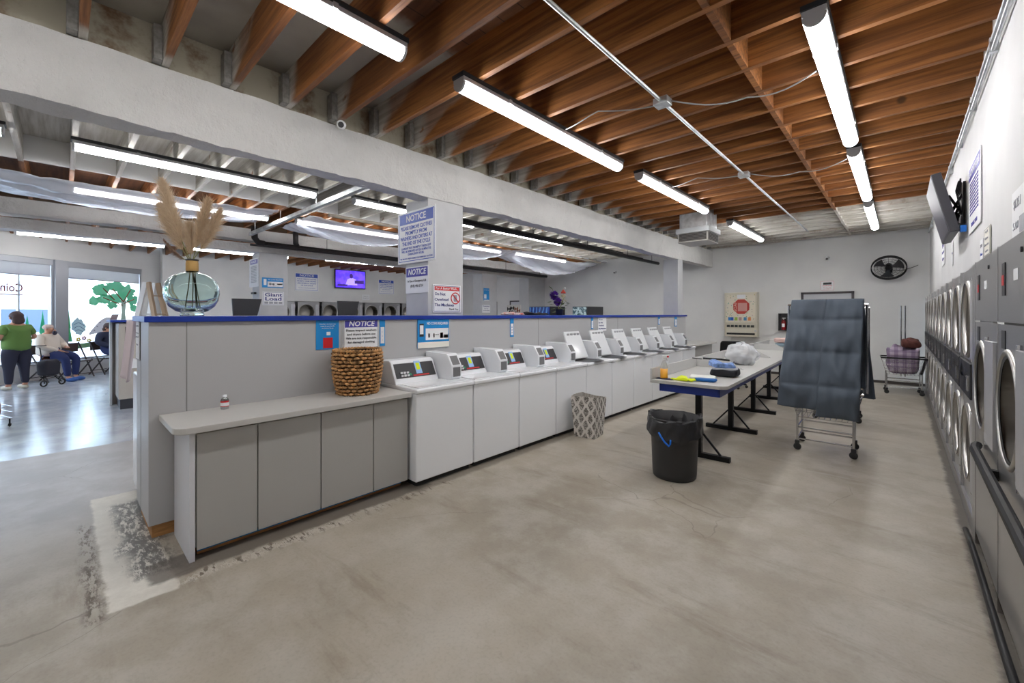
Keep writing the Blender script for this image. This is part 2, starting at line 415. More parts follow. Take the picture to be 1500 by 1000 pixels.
# ------------------------------------------------------------------ outside
struct(MB().box(-45, -12.2, -26, 30, -.2, -.16).build('ground_outside', mat('asphalt', lin(190,192,200), .85, var=.08, vscale=2)))
def wthing(name, label, cat, u, d, z=0, rot=0, group=None): return thing(name, label, cat, wloc(u, d, z), WA+rot, group)
b = wthing('building', 'long white low building across the parking lot outside', 'building', 2, -20, -.16)
MB().box(-22, 16, 0, 6, 0, 4.2).build('wall', mat('white_stucco', (.85,.86,.88,1), .8), b)
for i in range(9): MB().box(-20+i*4, -17.6+i*4, -.05, .02, .6, 2.0).build('window', mat('dark_shop_glass', lin(90,110,140), .2), b)
MB().box(-22, 16, -1.2, 0, 3.6, 4.3).build('awning', mat('pale_awning', (.8,.82,.86,1), .7), b)
def car(u, d, col, label, cm):
    t = wthing('car', label, 'car', u, d, -.16, 0, 'cars parked outside the shop front')
    pr = [(-2.1,.3),(-2.15,.75),(-1.9,.9),(-1.2,1.0),(-.7,1.42),(.7,1.45),(1.3,1.0),(2.05,.85),(2.15,.55),(2.1,.3)]
    MB().prism(pr, 'y', -.85, .85).build('body', cm, t, bevel=.08, seg=3)
    for s in (-1, 1): MB().prism([(-1.0,.98),(-.62,1.34),(.62,1.36),(1.05,.98)], 'y', s*.855-.005, s*.855+.005).build('side_window', mat('car_glass', lin(60,75,100), .1), t)
    for x in (-1.35, 1.35):
        for s in (-1, 1): MB().lathe([(0,s*.86-.02),(.2,s*.86-.02),(.32,s*.86),(.32,s*.7),(0,s*.7)], 20, (x,.32), 'y').build('wheel', RUB, t, smooth=True)
    return t
car(-3.2, -8.5, 0, 'dark blue car parked just outside the shop window', mat('car_blue', lin(70,90,130), .25, coat=1))
car(.6, -11, 0, 'pale silver car parked behind the painted pine trees', mat('car_silver', lin(190,196,208), .25, .4, coat=1))
car(5.4, -11.5, 0, 'white car seen behind the painted tree trunk', mat('car_white', lin(225,228,232), .25, coat=1))
car(-4.2, -12, 0, 'grey car parked at the lot edge beyond the red lettering', mat('car_grey', lin(120,130,145), .25, coat=1))
# window paintings and lettering
def blobpoly(cx, cz, rx, rz, n=26, amp=.25, seed=0):
    return [(cx+rx*math.cos(a)*(1+amp*noise.noise(Vector((math.cos(a)*2+seed, math.sin(a)*2, seed)))), cz+rz*math.sin(a)*(1+amp*noise.noise(Vector((math.cos(a)*2+seed, math.sin(a)*2, seed+3))))) for a in [2*PI*i/n for i in range(n)]]
PG = mat('paint_green', lin(60,200,150), .6); PG2 = mat('paint_pine', lin(50,180,100), .6); PB = mat('paint_brown', lin(130,80,60), .6); PT = mat('paint_trunk', lin(150,180,170), .6)
tr_ = wthing('painted_tree', 'green leafy tree with brown branches painted on the window glass', 'window painting', 0, -.066)
def flat(poly, m, name, parent, y=0, th=.001): return MB().prism(poly, 'y', y-th, y+th).build(name, m, parent)
for i, (u, z, a, b_) in enumerate(((2.15,2.2,.22,.16),(2.5,2.32,.28,.13),(2.85,2.2,.25,.18),(3.0,1.95,.16,.16),(2.6,2.0,.24,.15),(2.25,1.95,.2,.13),(1.98,1.9,.14,.12),(2.45,1.8,.14,.1),(3.05,1.72,.12,.1))):
    flat(blobpoly(u, z, a, b_, 30, .5, i), PG, 'foliage', tr_, 0)
flat([(2.62,1.0),(2.86,1.0),(2.80,1.6),(2.84,1.95),(2.68,1.95),(2.70,1.6)], PT, 'trunk', tr_, -.003)
bb = MB()
for a, b_ in (((2.75,1.9),(2.45,2.25)),((2.75,1.9),(2.95,2.25)),((2.72,1.8),(2.2,2.0)),((2.5,1.95),(2.2,2.25)),((2.76,1.85),(3.05,1.98))):
    bb.bar((a[0],-.003,a[1]), (b_[0],-.003,b_[1]), .02, .02)
bb.build('branch', PB, tr_)
for i, (u, z0, h) in enumerate(((.53,.9,.62),(.83,.8,.84),(1.36,.86,.95))):
    p = wthing('painted_pine', ['small pale painted pine tree on the glass beside the wall post', 'taller painted pine tree on the glass between the small pine and the post', 'dark green painted pine tree on the glass against the post'][i], 'window painting', 0, -.066)
    flat([(u-.1,z0),(u+.1,z0),(u+.05,z0+h*.35),(u+.07,z0+h*.35),(u+.03,z0+h*.7),(u,z0+h),(u-.03,z0+h*.7),(u-.07,z0+h*.35),(u-.05,z0+h*.35)], PG2 if i == 2 else PG, 'tree_shape', p, 0)
hl = wthing('painted_hill', 'curved green hill painted along the foot of the window', 'window painting', 0, -.066)
flat([(1.4,.75)]+[(1.4+1.75*i/12, .78+.32*(i/12)**1.7) for i in range(13)]+[(3.15,.98)]+[(3.15-1.75*i/12, .66+.25*((12-i)/12)**1.7) for i in range(13)], mat('paint_hill', lin(110,165,100), .6), 'hill', hl)
dm = wthing('painted_mound', 'pale mound with grey dots painted above the green hill', 'window painting', 0, -.066)
flat([(1.85,1.0)]+[(1.85+.75*i/10, 1.05+.42*math.sin(PI*i/13)) for i in range(11)]+[(2.6,1.15)], mat('paint_pale', lin(205,208,222), .6), 'mound', dm)
for i in range(9): flat(blobpoly(1.98+.07*i, 1.12+.09*((i*7) % 3)+.012*i, .02, .02, 10, 0), mat('paint_dot', lin(140,140,160), .6), 'dot', dm, -.003)
cr = wthing('painted_snowdrift', 'pale blue curling snowdrift painted beside the dark pine', 'window painting', 0, -.066)
flat(blobpoly(1.62, 1.22, .17, .2, 24, .5, 9), mat('paint_ice', lin(170,205,220), .6), 'drift', cr)
bb = MB()
for q in range(3): bb.tube([(1.5+.24*t, -.004, 1.1+.09*q+.05*math.sin(t*4)) for t in [i/8 for i in range(9)]], .006, 5)
bb.build('outline', mat('paint_line', lin(60,90,130), .6), cr)
ht = wthing('painted_chimney', 'brown slanted chimney shape painted by the tree trunk', 'window painting', 0, -.056)
flat([(2.32,1.2),(2.5,1.25),(2.62,1.55),(2.42,1.55)], mat('paint_mauve', lin(130,105,115), .6), 'chimney', ht)
for i, (u, z, cc, nm) in enumerate(((1.6,.9,lin(225,205,60),'yellow'),(1.85,.86,lin(225,205,60),'pale yellow'),(1.73,.93,lin(170,90,110),'pink'),(2.1,.88,lin(130,80,150),'purple'))):
    fl_ = wthing('painted_flower', nm+' painted flower on the glass above the green hill' if i != 1 else 'second yellow painted flower between the pink and purple ones', 'window painting', 0, -.066, 0, 0, 'painted flowers on the glass')
    for a in range(5): flat(blobpoly(u+.035*math.cos(a*1.26), z+.035*math.sin(a*1.26), .025, .025, 8, 0), mat('petal_%d' % i, cc, .6), 'petal', fl_, -.002)
RL = mat('window_lettering_red', lin(120,50,50), .5)
wl = wthing('window_lettering', 'dark red mirrored lettering stuck on the shop window', 'lettering', 0, .005)
MB().box(.02, .44, .06, .062, 1.98, 2.0).build('underline', RL, wl)
lettering(wl, 'Coin', .24, 2.14, .26, RL, y=.06, mirror=True, bold=.01, width=.40)
lettering(wl, 'Laundry', -.55, 2.14, .26, RL, y=.06, mirror=True, bold=.01, width=.75)
# ------------------------------------------------------------------ partition
pt = thing('partition_wall', 'long grey partition with blue laminate cap behind the washers', None, (0,0,0), 0, kind='structure')
LAMW = mat('grey_partition_laminate', lin(179,179,180), .42, bump=.05, bscale=150)
p_ = MB(); p_.box(-4.42, -3.78, .41, 10.18, .09, 1.495); p_.build('panel', LAMW, pt, bevel=.003)
MB().box(-4.46, -3.755, .385, 10.21, 1.495, 1.535).build('cap', BLUE, pt, bevel=.003)['label'] = 'blue laminate cap'
bs_ = MB().box(-4.36, -3.80, .43, 10.1, 0, .089).build('kick_board', mat('raw_pine', lin(176,128,78), .7, var=.2, vscale=8, stretch=(1,1,10)), pt); bs_['label'] = 'bare pine kick board'
s_ = MB()
for y in (.62, 4.62, 6.9, 8.6): s_.box(-3.7795, -3.7785, y-.003, y+.003, .1, 1.49)
s_.box(-4.18, -4.174, .4085, .4095, .1, 1.49)
s_.build('panel_seam', mat('seam_grey', lin(130,130,128), .6), pt)
# counter with cabinet
ct = MB(); rr = .09
poly = [(-3.779,.465)]+[(-3.2-rr+rr*math.sin(a), .465+rr-rr*math.cos(a)) for a in [i*PI/2/8 for i in range(9)]]+[(-3.2,2.135),(-3.779,2.135)]
tag(ct.prism(poly, 'z', .81, .85).build('countertop', LAM, bevel=.004), 'pale grey rounded countertop along the partition with wicker basket on it', 'countertop')
cb = thing('base_cabinet', 'grey four-door base cabinet under the rounded countertop', 'cabinet', (0,0,0))
MB().box(-3.76, -3.27, .575, 2.12, .075, .809).build('body', LAMD, cb)
e_ = MB().box(-3.75, -3.245, .545, .574, .0, .809).build('side_panel', mat('pale_end_panel', lin(214,216,222), .4), cb); e_['label'] = 'paler end panel'
dy = [.58, .925, 1.355, 1.79, 2.125]
for a, b_ in zip(dy, dy[1:]): MB().box(-3.268, -3.248, a+.004, b_-.004, .062, .795).build('door', LAMD, cb, bevel=.002)
MB().box(-3.7, -3.33, .60, 2.1, .0, .074).build('kick_board', MATS['raw_pine'], cb)
MB().box(-3.329, -3.325, .60, 2.1, .02, .045).build('tape', SCYAN, cb)['label'] = 'blue masking tape strip'
# washers ---------------------------------------------------------------
WAH = .878
def make_washer(op):
    t = thing('washing_machine', '', 'washing machine', (0,0,0))
    W = .685
    MB().box(-3.76, -3.165, .004, W, .045, .835).build('body', WHITE, t, bevel=.012, seg=3)
    MB().box(-3.76, -3.15, .0, W+.004, .836, WAH).build('top', WHITE, t, bevel=.014, seg=3)
    MB().box(-3.7, -3.2, .03, W-.03, 0, .045).build('base', DARK, t)
    c_ = MB(); c_.prism([(-3.77,WAH),(-3.49,WAH),(-3.50,.905),(-3.59,1.085),(-3.62,1.10),(-3.77,1.10)], 'y', .0, .50); c_.build('control_console', WHITE, t, bevel=.008)
    sl = Vector((-.10,0,.19)); nrm = Vector((.19,0,.10)).normalized()
    def pan(y0, y1, s0, s1, off, name, m, par=t):
        a = Vector((-3.50,0,.91)); q = []
        for (y, s) in ((y0,s0),(y1,s0),(y1,s1),(y0,s1)): q.append(a+sl*s+Vector((0,y,0))+nrm*off)
        mb = MB(); mb.add(q+[p-nrm*.006 for p in q], [(0,1,2,3),(7,6,5,4),(0,4,5,1),(1,5,6,2),(2,6,7,3),(3,7,4,0)]); return mb.build(name, m, par)
    if not op:
        p = pan(.025, .48, .12, .82, .003, 'control_panel', SBLACK)
        bt = MB()
        for r_ in range(2):
            for c2 in range(3): 
                a = Vector((-3.50,0,.91)); y = .075+.035*c2; s = .22+.14*r_
                o = a+sl*s+nrm*.008; bt.box(o.x-.004, o.x+.006, y, y+.022, o.z-.009, o.z+.009)
        bt.build('buttons', PAPER, t)
        pan(.17, .195, .22, .32, .006, 'start_button', mat('green_button', lin(20,130,90), .4))
        pan(.215, .40, .16, .22, .005, 'stripe', SRED)
        s_ = pan(.255, .325, .26, .88, .006, 'sticker', mat('sticker_pale_blue', lin(150,190,235), .5)); 
        pan(.27, .31, .45, .78, .0075, 'sticker_patch', YEL, s_)
        MB().box(-3.50, -3.20, .05, .62, WAH, WAH+.006).build('lid', mat('white_lid', (.8,.82,.84,1), .12), t, bevel=.003)
    else:
        # raised lid leaning back on the console, round dark tub opening below
        l = MB(); a = Vector((-3.47,0,.895)); e = Vector((-3.63,0,1.285)); nn_ = Vector((.39,0,.16)).normalized()
        q = [a+Vector((0,.05,0)), a+Vector((0,.50,0)), e+Vector((0,.47,0)), e+Vector((0,.08,0))]
        l.add(q+[p+nn_*.022 for p in q], [(3,2,1,0),(4,5,6,7),(0,1,5,4),(1,2,6,5),(2,3,7,6),(3,0,4,7)])
        ld = l.build('lid', mat('white_lid', (.8,.82,.84,1), .12), t, bevel=.006); ld['label'] = 'raised lid'
        it = MB()
        for k2 in range(4):
            y = .13+.085*k2; o = a+(e-a)*.88+nn_*.024
            it.box(o.x-.002, o.x+.003, y, y+.06, o.z-.016, o.z+.016)
        it.build('lid_print', mat('grey_print', lin(165,168,172), .6), ld)
        MB().lathe([(0,WAH+.002),(.2,WAH+.002),(.215,WAH+.006),(.225,WAH+.004)], 32, (-3.33,.30)).build('tub_opening', [mat('tub_dark', lin(70,70,74), .4, .5)], t, smooth=True)
    cx = MB(); cx.prism([(-3.765,WAH),(-3.36,WAH),(-3.335,.90),(-3.325,.935),(-3.325,1.03),(-3.39,1.13),(-3.41,1.145),(-3.765,1.15)], 'y', .535, .668)
    cbx = cx.build('coin_box', WHITE, t, bevel=.006)
    MB().prism([(-3.324,.915),(-3.321,.915),(-3.321,1.01),(-3.324,1.01)], 'y', .555, .648).build('coin_slot', mat('slot_grey', lin(112,112,114), .5), cbx)
    MB().prism([(-3.332,1.035),(-3.326,1.035),(-3.382,1.122),(-3.388,1.122)], 'y', .555, .648).build('card_slot', MATS['slot_grey'], cbx)
    return t
wl_ = ['white top-load washer next to the countertop with black control panel', 'second white washer from the countertop, closed lid and sticker on panel', 'third white washer from the countertop with closed lid',
       'fourth white washer from the countertop, last one with closed lid', 'first washer from the countertop end with its lid raised', 'second of the raised-lid washers counted from the countertop',
       'raised-lid washer above the patterned hamper side, third with open lid', 'fourth of the raised-lid washers counted from the countertop', 'fifth of the raised-lid washers, next to the end machine', 'washer at the end of the row beside the far grey counter']
w0 = make_washer(False); w1 = make_washer(True)
for i in range(10):
    o = (w0 if i == 0 else dup(w0)) if i < 4 else (w1 if i == 4 else dup(w1))
    o.location = (0, 2.15+.692*i, 0); tag(o, wl_[i], None, 'row of top-load washers along the partition')
tag(MB().box(-3.775, -3.2, 9.08, 10.6, .86, .90).build('end_counter', LAM, bevel=.004), 'grey counter slab beyond the last washer by the rear wall', 'countertop')
tag(MB().box(-3.76, -3.3, 9.12, 10.55, 0, .859).build('counter_cabinet', LAMD), 'plain grey cabinet under the counter beyond the last washer', 'cabinet')
# other side of the partition: back row
t = thing('front_load_washer', 'white machine end seen behind the partition end', 'washing machine', (0,0,0))
MB().box(-5.02, -4.425, .44, 1.1, .06, 1.04).build('body', WHITE, t, bevel=.012)
MB().box(-4.98, -4.46, .47, 1.05, 0, .06).build('base', DARK, t)
MB().lathe([(0,0),(.17,0),(.2,.02),(.2,.0)], 24, (0,0), 'y', Matrix.Translation((-5.025,.77,.6)) @ Matrix.Rotation(-PI/2, 4, 'Z')).build('door', CHROME, t, smooth=True)
# ------------------------------------------------------------------ signs
def sign(name, label, cat, loc, rz, w, h, bg=SWHITE, th=.004, group=None, items=()):
    t = thing(name, label, cat, loc, rz, group)
    MB().box(0, w, -th, 0, 0, h).build('board', bg, t)
    for it in items:
        if it[0] == 'r': 
            _, x0, z0, x1, z1, m, nm = it; MB().box(x0*w, x1*w, -th-.0012, -th+.0005, z0*h, z1*h).build(nm, m, t)
        elif it[0] == 'b':  # border
            _, d, m = it; d *= w; e = .008*w+.002; q = MB()
            q.box(d, w-d, -th-.001, -th, d, d+e); q.box(d, w-d, -th-.001, -th, h-d-e, h-d); q.box(d, d+e, -th-.001, -th, d, h-d); q.box(w-d-e, w-d, -th-.001, -th, d, h-d); q.build('border', m, t)
        else:
            _, s, x, z, sz, m, wd, bo, itl = it
            lettering(t, s, x*w, z*h, sz*h, m, y=-th-.0015, width=wd*w if wd else None, bold=bo, ital=itl)
    return t
E90 = PI/2
T = lambda s, z, sz, m, wd, bo=.0, itl=0, x=.5: ('t', s, x, z, sz, m, wd, bo, itl)
sign('notice_sign', 'large white and blue notice about clothes, slanting across the front of the column', 'sign', (-4.51,2.815,2.152), 0, .755, .612, SWHITE, .006, None,
     [('b', .03, SBLUE), ('r', .06,.76,.94,.95,SBLUE,'header'), T('NOTICE', .855,.17,SWHITE,.52,.02), T('PLEASE REMOVE CLOTHES',.68,.1,SBLUE,.82,.012), T('PROMPTLY FROM',.58,.1,SBLUE,.56,.012), T('WASHERS AND DRYERS AT',.48,.1,SBLUE,.84,.012),
      T('THE END OF THE CYCLE',.38,.1,SBLUE,.74,.012), T('LAUNDRY NOT PROMPTLY TAKEN OUT',.29,.06,SBLUE,.78,.006), T('WILL BE REMOVED AFTER 10 MINUTES',.23,.06,SBLUE,.78,.006), T('DURING BUSY HOURS',.17,.06,SBLUE,.42,.006), T('WE ARE NOT RESPONSIBLE FOR DAMAGED CLOTHES',.09,.04,SBLUE,.86,.003)])
sign('notice_sign', 'small notice with violet header and emergency phone number on the column', 'sign', (-4.37,2.832,1.797), 0, .455, .31, SWHITE, .004, None,
     [('r', .03,.62,.97,.96,SPURP,'header'), T('NOTICE', .79,.3,SWHITE,.8,.02,.2), T('In Case of Emergency Call',.46,.12,SBLACK,.8), T('(818) 446-6714',.27,.15,SBLACK,.55)])
d = sign('warning_sign', 'square overload warning sign with red strip and crossed circle on the column', 'sign', (-3.932,2.9,1.57), E90, .415, .325, SWHITE, .004, None,
     [('b', .03, SNAVY), ('r', .06,.79,.94,.93,SRED,'header'), T('For A Better Wash...', .86,.12,SWHITE,.8,.01), T('Do Not',.66,.15,SNAVY,.36,.012,x=.25), T('Overload',.46,.15,SNAVY,.48,.012,x=.3), T('The Machines',.27,.15,SNAVY,.68,.012,x=.4), T('Thank You',.12,.11,SBLACK,.34,0,.3,x=.72)])
MB().tube([(.33+.065*math.cos(a), -.006, .17+.065*math.sin(a)) for a in [2*PI*i/28 for i in range(28)]], .006, 6, True).bar((.285,-.007,.215),(.375,-.007,.125),.003,.012).build('prohibition_mark', SRED, d)
MB().box(.305,.355,-.0055,-.004,.13,.21).build('machine_symbol', SGREY, d)
# partition signs
d = sign('poster_sign', 'bright blue poster with a red shape half hidden behind the wicker basket', 'poster', (-3.777,1.53,1.235), E90, .205, .26, SCYAN, .003, None,
     [T('CleanPay is the better way',.87,.055,SWHITE,.7), T('to pay for your laundry',.80,.055,SWHITE,.62), T('just download the app',.73,.055,SWHITE,.5), ('r', .3,.04,.72,.4,SRED,'red_block'), ('r',.45,.48,.62,.6,SWHITE,'white_patch')])
sign('notice_sign', 'notice with dark violet header on the partition right behind the wicker basket', 'sign', (-3.777,1.772,1.22), E90, .365, .285, SWHITE, .004, None,
     [('b', .02, SBLACK), ('r', .05,.72,.95,.95,SPURP,'header'), T('NOTICE', .835,.24,SWHITE,.72,.02,.2), T('Please inspect washers',.62,.1,SBLACK,.84,.01), T('and dryers before use',.49,.1,SBLACK,.78,.01), T('We are not responsible',.36,.1,SBLACK,.84,.01), T('for damaged clothing',.23,.1,SBLACK,.74,.01)])
def strip(y, w, z0, z1, label):
    return sign('leaflet_sign', label, 'sign', (-3.777,y,z0), E90, w, z1-z0, SCYAN, .004, 'narrow blue payment leaflets under the partition cap',
                [('r', .15,.1,.85,.72,SWHITE,'white_panel'), ('r',.35,.5,.6,.56,SBLUE,'symbol'), ('r',.35,.35,.6,.4,SBLUE,'symbol'), ('r',.4,.2,.55,.26,SBLACK,'symbol')])
strip(2.145,.058,1.235,1.494,'narrow blue leaflet beside the violet-headed notice by the basket')
strip(4.03,.07,1.25,1.494,'narrow blue leaflet over the gap between the second and third coin box')
strip(6.0,.06,1.30,1.494,'narrow blue leaflet just before the white notice over the open lids')
strip(8.62,.09,1.33,1.494,'narrow pale leaflet near the partition end by the column')
strip(9.5,.14,1.27,1.494,'wider blue leaflet at the very end of the partition')
s_ = sign('payment_sign', 'blue and white coinless payment sign curling off the partition cap', 'sign', (-3.775,2.585,1.185), E90, .42, .309, SCYAN, .008, None,
     [('r', .0,.0,1.0,.2,mat('cream_strip', lin(238,234,222), .5),'lower_strip'), T('NO COINS REQUIRED',.85,.13,SWHITE,.68,.01,x=.62), ('r', .24,.27,.98,.68,SWHITE,'panel'), ('r',.32,.36,.37,.5,SBLACK,'symbol'), ('r',.48,.36,.52,.5,SBLACK,'symbol'), ('r',.54,.44,.66,.46,SBLACK,'symbol'), ('r',.70,.32,.8,.52,mat('pinkish', lin(200,140,140), .5),'symbol'), ('r',.82,.32,.97,.44,SGREY,'symbol'), ('r',.05,.4,.18,.85,SBLACK,'phone_picture')])
MB().box(.025,.07,-.0115,-.009,.15,.245).build('phone_screen', SWHITE, s_)
sign('notice_sign', 'small white notice with blue words on the partition over the open lids', 'sign', (-3.777,6.22,1.265), E90, .27, .225, SWHITE, .003, None,
     [T('Please', .85,.14,SNAVY,.45,x=.3), T('Do Not',.62,.16,SNAVY,.5,.01,x=.3), T('Overload',.4,.16,SNAVY,.6,.01,x=.36), T('The Machines',.16,.16,SNAVY,.9,.01)])
# partition end papers and cloth
sign('paper_sign', 'white paper notice hanging on the partition end panel', 'paper', (-4.40,.405,1.2), 0, .2, .295, PAPER, .003, None, [T('Laundry Rules',.88,.07,SGREY,.8), T('Please clean up',.7,.05,SGREY,.7), T('after yourself',.6,.05,SGREY,.7), T('Thank you',.4,.06,SGREY,.5), ('r',.02,0,.98,.03,SGREY,'edge')])
cl = MB(); cl.grid(lambda u, v: (-4.66+.16*u-.10*v*v-.05*v, .40-.025*math.sin(u*PI*2)-.03*v, 1.50-.46*v-.05*u*v), 8, 16)
tag(cl.build('hanging_cloth', mat('pinkish_cloth', lin(226,214,220), .8), smooth=True, solid=.01), 'pinkish white cloth hanging over the machine end at the partition', 'cloth')
# column 2 signs
s_ = sign('payment_sign', 'blue and white payment sign on the far column above the Giant Load sign', 'sign', (-9.975,2.92,2.12), E90, .42, .215, SCYAN, .004, None,
     [T('NO COINS REQUIRED',.82,.16,SWHITE,.68,.01,x=.62), ('r', .25,.1,.98,.62,SWHITE,'panel'), ('r',.33,.25,.4,.48,SGREY,'symbol'), ('r',.5,.25,.56,.48,SGREY,'symbol'), ('r',.7,.3,.95,.45,SGREY,'symbol'), ('r',.07,.25,.2,.85,SWHITE,'phone_picture')])
sign('load_sign', 'white sign with dark letters and rounded border on the far column', 'sign', (-9.975,2.93,1.745), E90, .42, .29, SWHITE, .004, None,
     [('b', .03, SNAVY), T('Giant',.76,.36,SNAVY,.82,.02), T('Load',.46,.36,SNAVY,.76,.02), ('r',.08,.1,.26,.26,SGREY,'small_print'), ('r',.3,.1,.48,.26,SGREY,'small_print'), ('r',.52,.1,.7,.26,SGREY,'small_print'), ('r',.74,.1,.92,.26,SGREY,'small_print')])
sign('rules_sign', 'tall white list of rules on the window side of the far column', 'sign', (-10.62,2.862,2.14), 0, .62, .62, PAPER, .004, None,
     [('r', .12,.8,.92,.95,SPURP,'header'), T('RULES',.875,.1,SWHITE,.5,.01)]+[T('please keep this laundry clean', .72-.055*i,.045,SGREY,.6) for i in range(11)])
MB().box(-10.3,-10.1,2.80,2.85,1.98,2.02).build('switch_plate', BLACK); tag(bpy.data.objects['switch_plate'], 'small dark plate below the rules sign on the far column', 'wall plate')
# far column signs
sign('poster_sign', 'blue poster on the middle column behind the plant', 'poster', (-9.975,9.38,2.0), E90, .26, .4, SCYAN, .004, None, [('r',.1,.15,.5,.5,SWHITE,'panel'), T('PAY BY APP',.85,.08,SWHITE,.8), ('r',.1,.0,1,.06,SWHITE,'lower_strip')])
sign('notice_sign', 'white notice with dark blue words below the blue poster on the middle column', 'sign', (-9.975,9.32,1.60), E90, .36, .25, SWHITE, .004, None, [T('THANKS',.82,.24,SNAVY,.9,.01), T('for not', .55,.16,SNAVY,.5), T('overloading', .3,.16,SNAVY,.8)])
# back wall notices
def bsign(y, z, w, h, label): return sign('notice_sign', label, 'sign', (XB+.01,y,z), E90, w, h, SWHITE, .01, 'blue-headed notices on the back wall',
     [('b', .03, SBLUE), ('r', .03,.77,.97,.97,SBLUE,'header'), T('NOTICE', .87,.18,SWHITE,.6,.02), T('PLEASE REMOVE CLOTHES',.67,.09,SBLUE,.8,.01), T('PROMPTLY FROM WASHERS',.55,.09,SBLUE,.8,.01), T('AND DRYERS AT THE END',.43,.09,SBLUE,.8,.01), T('OF THE CYCLE',.31,.09,SBLUE,.5,.01), T('laundry may be removed',.17,.06,SBLUE,.7)])
bsign(5.88,2.42,.85,.66,'blue-headed notice on the back wall between column and television'); bsign(9.25,2.42,.75,.62,'blue-headed notice on the back wall beyond the television')
sign('paper_sign', 'small faint paper on the back wall under the television', 'paper', (XB+.01,8.5,2.15), E90, .35, .22, PAPER, .004, None, [T('Thank you',.6,.2,SGREY,.6), T('Management',.3,.2,SGREY,.7)])
# televisions
tv = thing('mounted_television', 'wall television showing a violet tinted picture on the back wall', 'television', (XB+.12,7.3,2.58), E90)
MB().box(0,1.28,-.06,0,0,.74).build('casing', BLACK, tv, bevel=.01)
n = NB('tv_picture'); tcn = n.nt.nodes.new('ShaderNodeTexCoord'); 
q = n.noise(5, 3, vec=tcn.outputs['Object'])
n.out((0,0,0,1), .3); cc = n.mix(n.ramp(q, .4, .6), lin(86,50,235), lin(60,30,190)); n.put(n.b.inputs['Emission Color'], cc); n.b.inputs['Emission Strength'].default_value = 1.1
sc_ = MB().box(.03,1.25,-.064,-.06,.03,.71).build('screen', MATS['tv_picture'], tv)
DV = mat('tv_dark_violet', lin(40,15,90), .4, emit=.8); LV = mat('tv_light_violet', lin(140,120,250), .4, emit=1)
MB().prism(blobpoly(.66,.5,.07,.1,16,.1), 'y', -.067,-.064).build('picture_head', DV, sc_)
MB().prism([(.42,.14),(.5,.36),(.62,.42),(.74,.42),(.86,.36),(.92,.14)], 'y', -.067,-.064).build('picture_shoulders', LV, sc_)
MB().box(.1,.5,-.068,-.064,.08,.16).box(.8,1.2,-.068,-.064,.2,.34).build('picture_caption', DV, sc_)
MB().box(.5,.8,0,.12,.25,.5).build('bracket', BLACK, tv)
tv = thing('mounted_television', 'black television tilted down on a bracket high on the dryer wall', 'television', (.40,5.62,2.31), 0)
q = MB(); A = Vector((-.07,0,0)); B = Vector((-.195,0,.56)); Nn = Vector((.56,0,.125)).normalized()*.07
q.add([A,A+Vector((0,.95,0)),B+Vector((0,.95,0)),B,A+Nn,A+Nn+Vector((0,.95,0)),B+Nn+Vector((0,.95,0)),B+Nn], [(0,1,2,3),(7,6,5,4),(0,4,5,1),(1,5,6,2),(2,6,7,3),(3,7,4,0)])
q.build('casing', mat('tv_case', lin(58,58,64), .45), tv, bevel=.006)
nn_ = Nn.normalized()*-.002; q = MB(); D = (B-A); e = [A+D*.03+Vector((0,.02,0)), A+D*.03+Vector((0,.93,0)), A+D*.97+Vector((0,.93,0)), A+D*.97+Vector((0,.02,0))]
q.add([p+nn_ for p in e]+[p-nn_ for p in e], [(0,1,2,3),(7,6,5,4),(0,4,5,1),(1,5,6,2),(2,6,7,3),(3,7,4,0)]); q.build('screen', mat('tv_off_screen', lin(46,42,62), .4), tv)
q = MB(); 
for s in (.3,.65): q.bar((-.06,s,.4),(.035,s,.2),.02); q.bar((-.06,s,.2),(.035,s,.4),.02)
q.box(.03,.048,.2,.75,.1,.5); q.build('bracket', BLACK, tv)
q = MB()
for k2 in range(4): q.tube([(.0+.015*math.sin(i*1.3+k2), .12+.05*k2+.05*math.cos(i*.9+k2), .5-.05*i+.03*math.sin(i*2+k2)) for i in range(9)], .007, 5)
q.build('cable', BLACK, tv)
MB().box(.0,.04,.03,.07,.0,.06).build('plug', mat('plug_blue', lin(30,120,220), .4), tv)['label'] = 'bright blue plug'
# right wall notices (face the aisle: local -y -> -x)
d = sign('rules_sign', 'tall white list of rules beside the tilted television above the dryers', 'sign', (XR-.005,5.50,2.25), -E90, .76, .58, PAPER, .004, None,
     [('r', .05,.78,.95,.97,SPURP,'header'), T('LAUNDRY RULES',.875,.13,SWHITE,.8,.01)]+[T('please keep this laundry clean and tidy', .72-.05*i,.045,SPURP,.7) for i in range(10)]+[T('THANK YOU',.1,.08,SPURP,.5,.01)])
sign('paper_sign', 'small framed paper with handwritten lines just above the big dryers', 'paper', (XR-.005,4.56,1.96), -E90, .27, .2, mat('cream_paper', lin(228,226,216), .7), .004, None, [('b',.02,SGREY), T('Cold', .85,.13,SGREY,.4), T('Warm',.62,.13,SGREY,.5), T('Hot water',.4,.13,SGREY,.7), T('extra',.18,.13,SGREY,.5)])
sign('paper_sign', 'small white price paper with blue mark next to the framed one', 'paper', (XR-.005,4.78,1.95), -E90, .15, .16, PAPER, .003, None, [T('$1.25',.7,.2,SGREY,.6), T('7 min',.3,.2,SBLUE,.7)])
sign('paper_sign', 'white price paper with grey figures above the dryer at the frame edge', 'paper', (XR-.005,3.52,1.94), -E90, .36, .26, PAPER, .003, None, [T('$1.25 /',.72,.26,SGREY,.5,.0,0,.4), T('5.00',.28,.22,SGREY,.4,.0,0,.3), ('r',.55,.1,.95,.42,SGREY,'dark_print')])
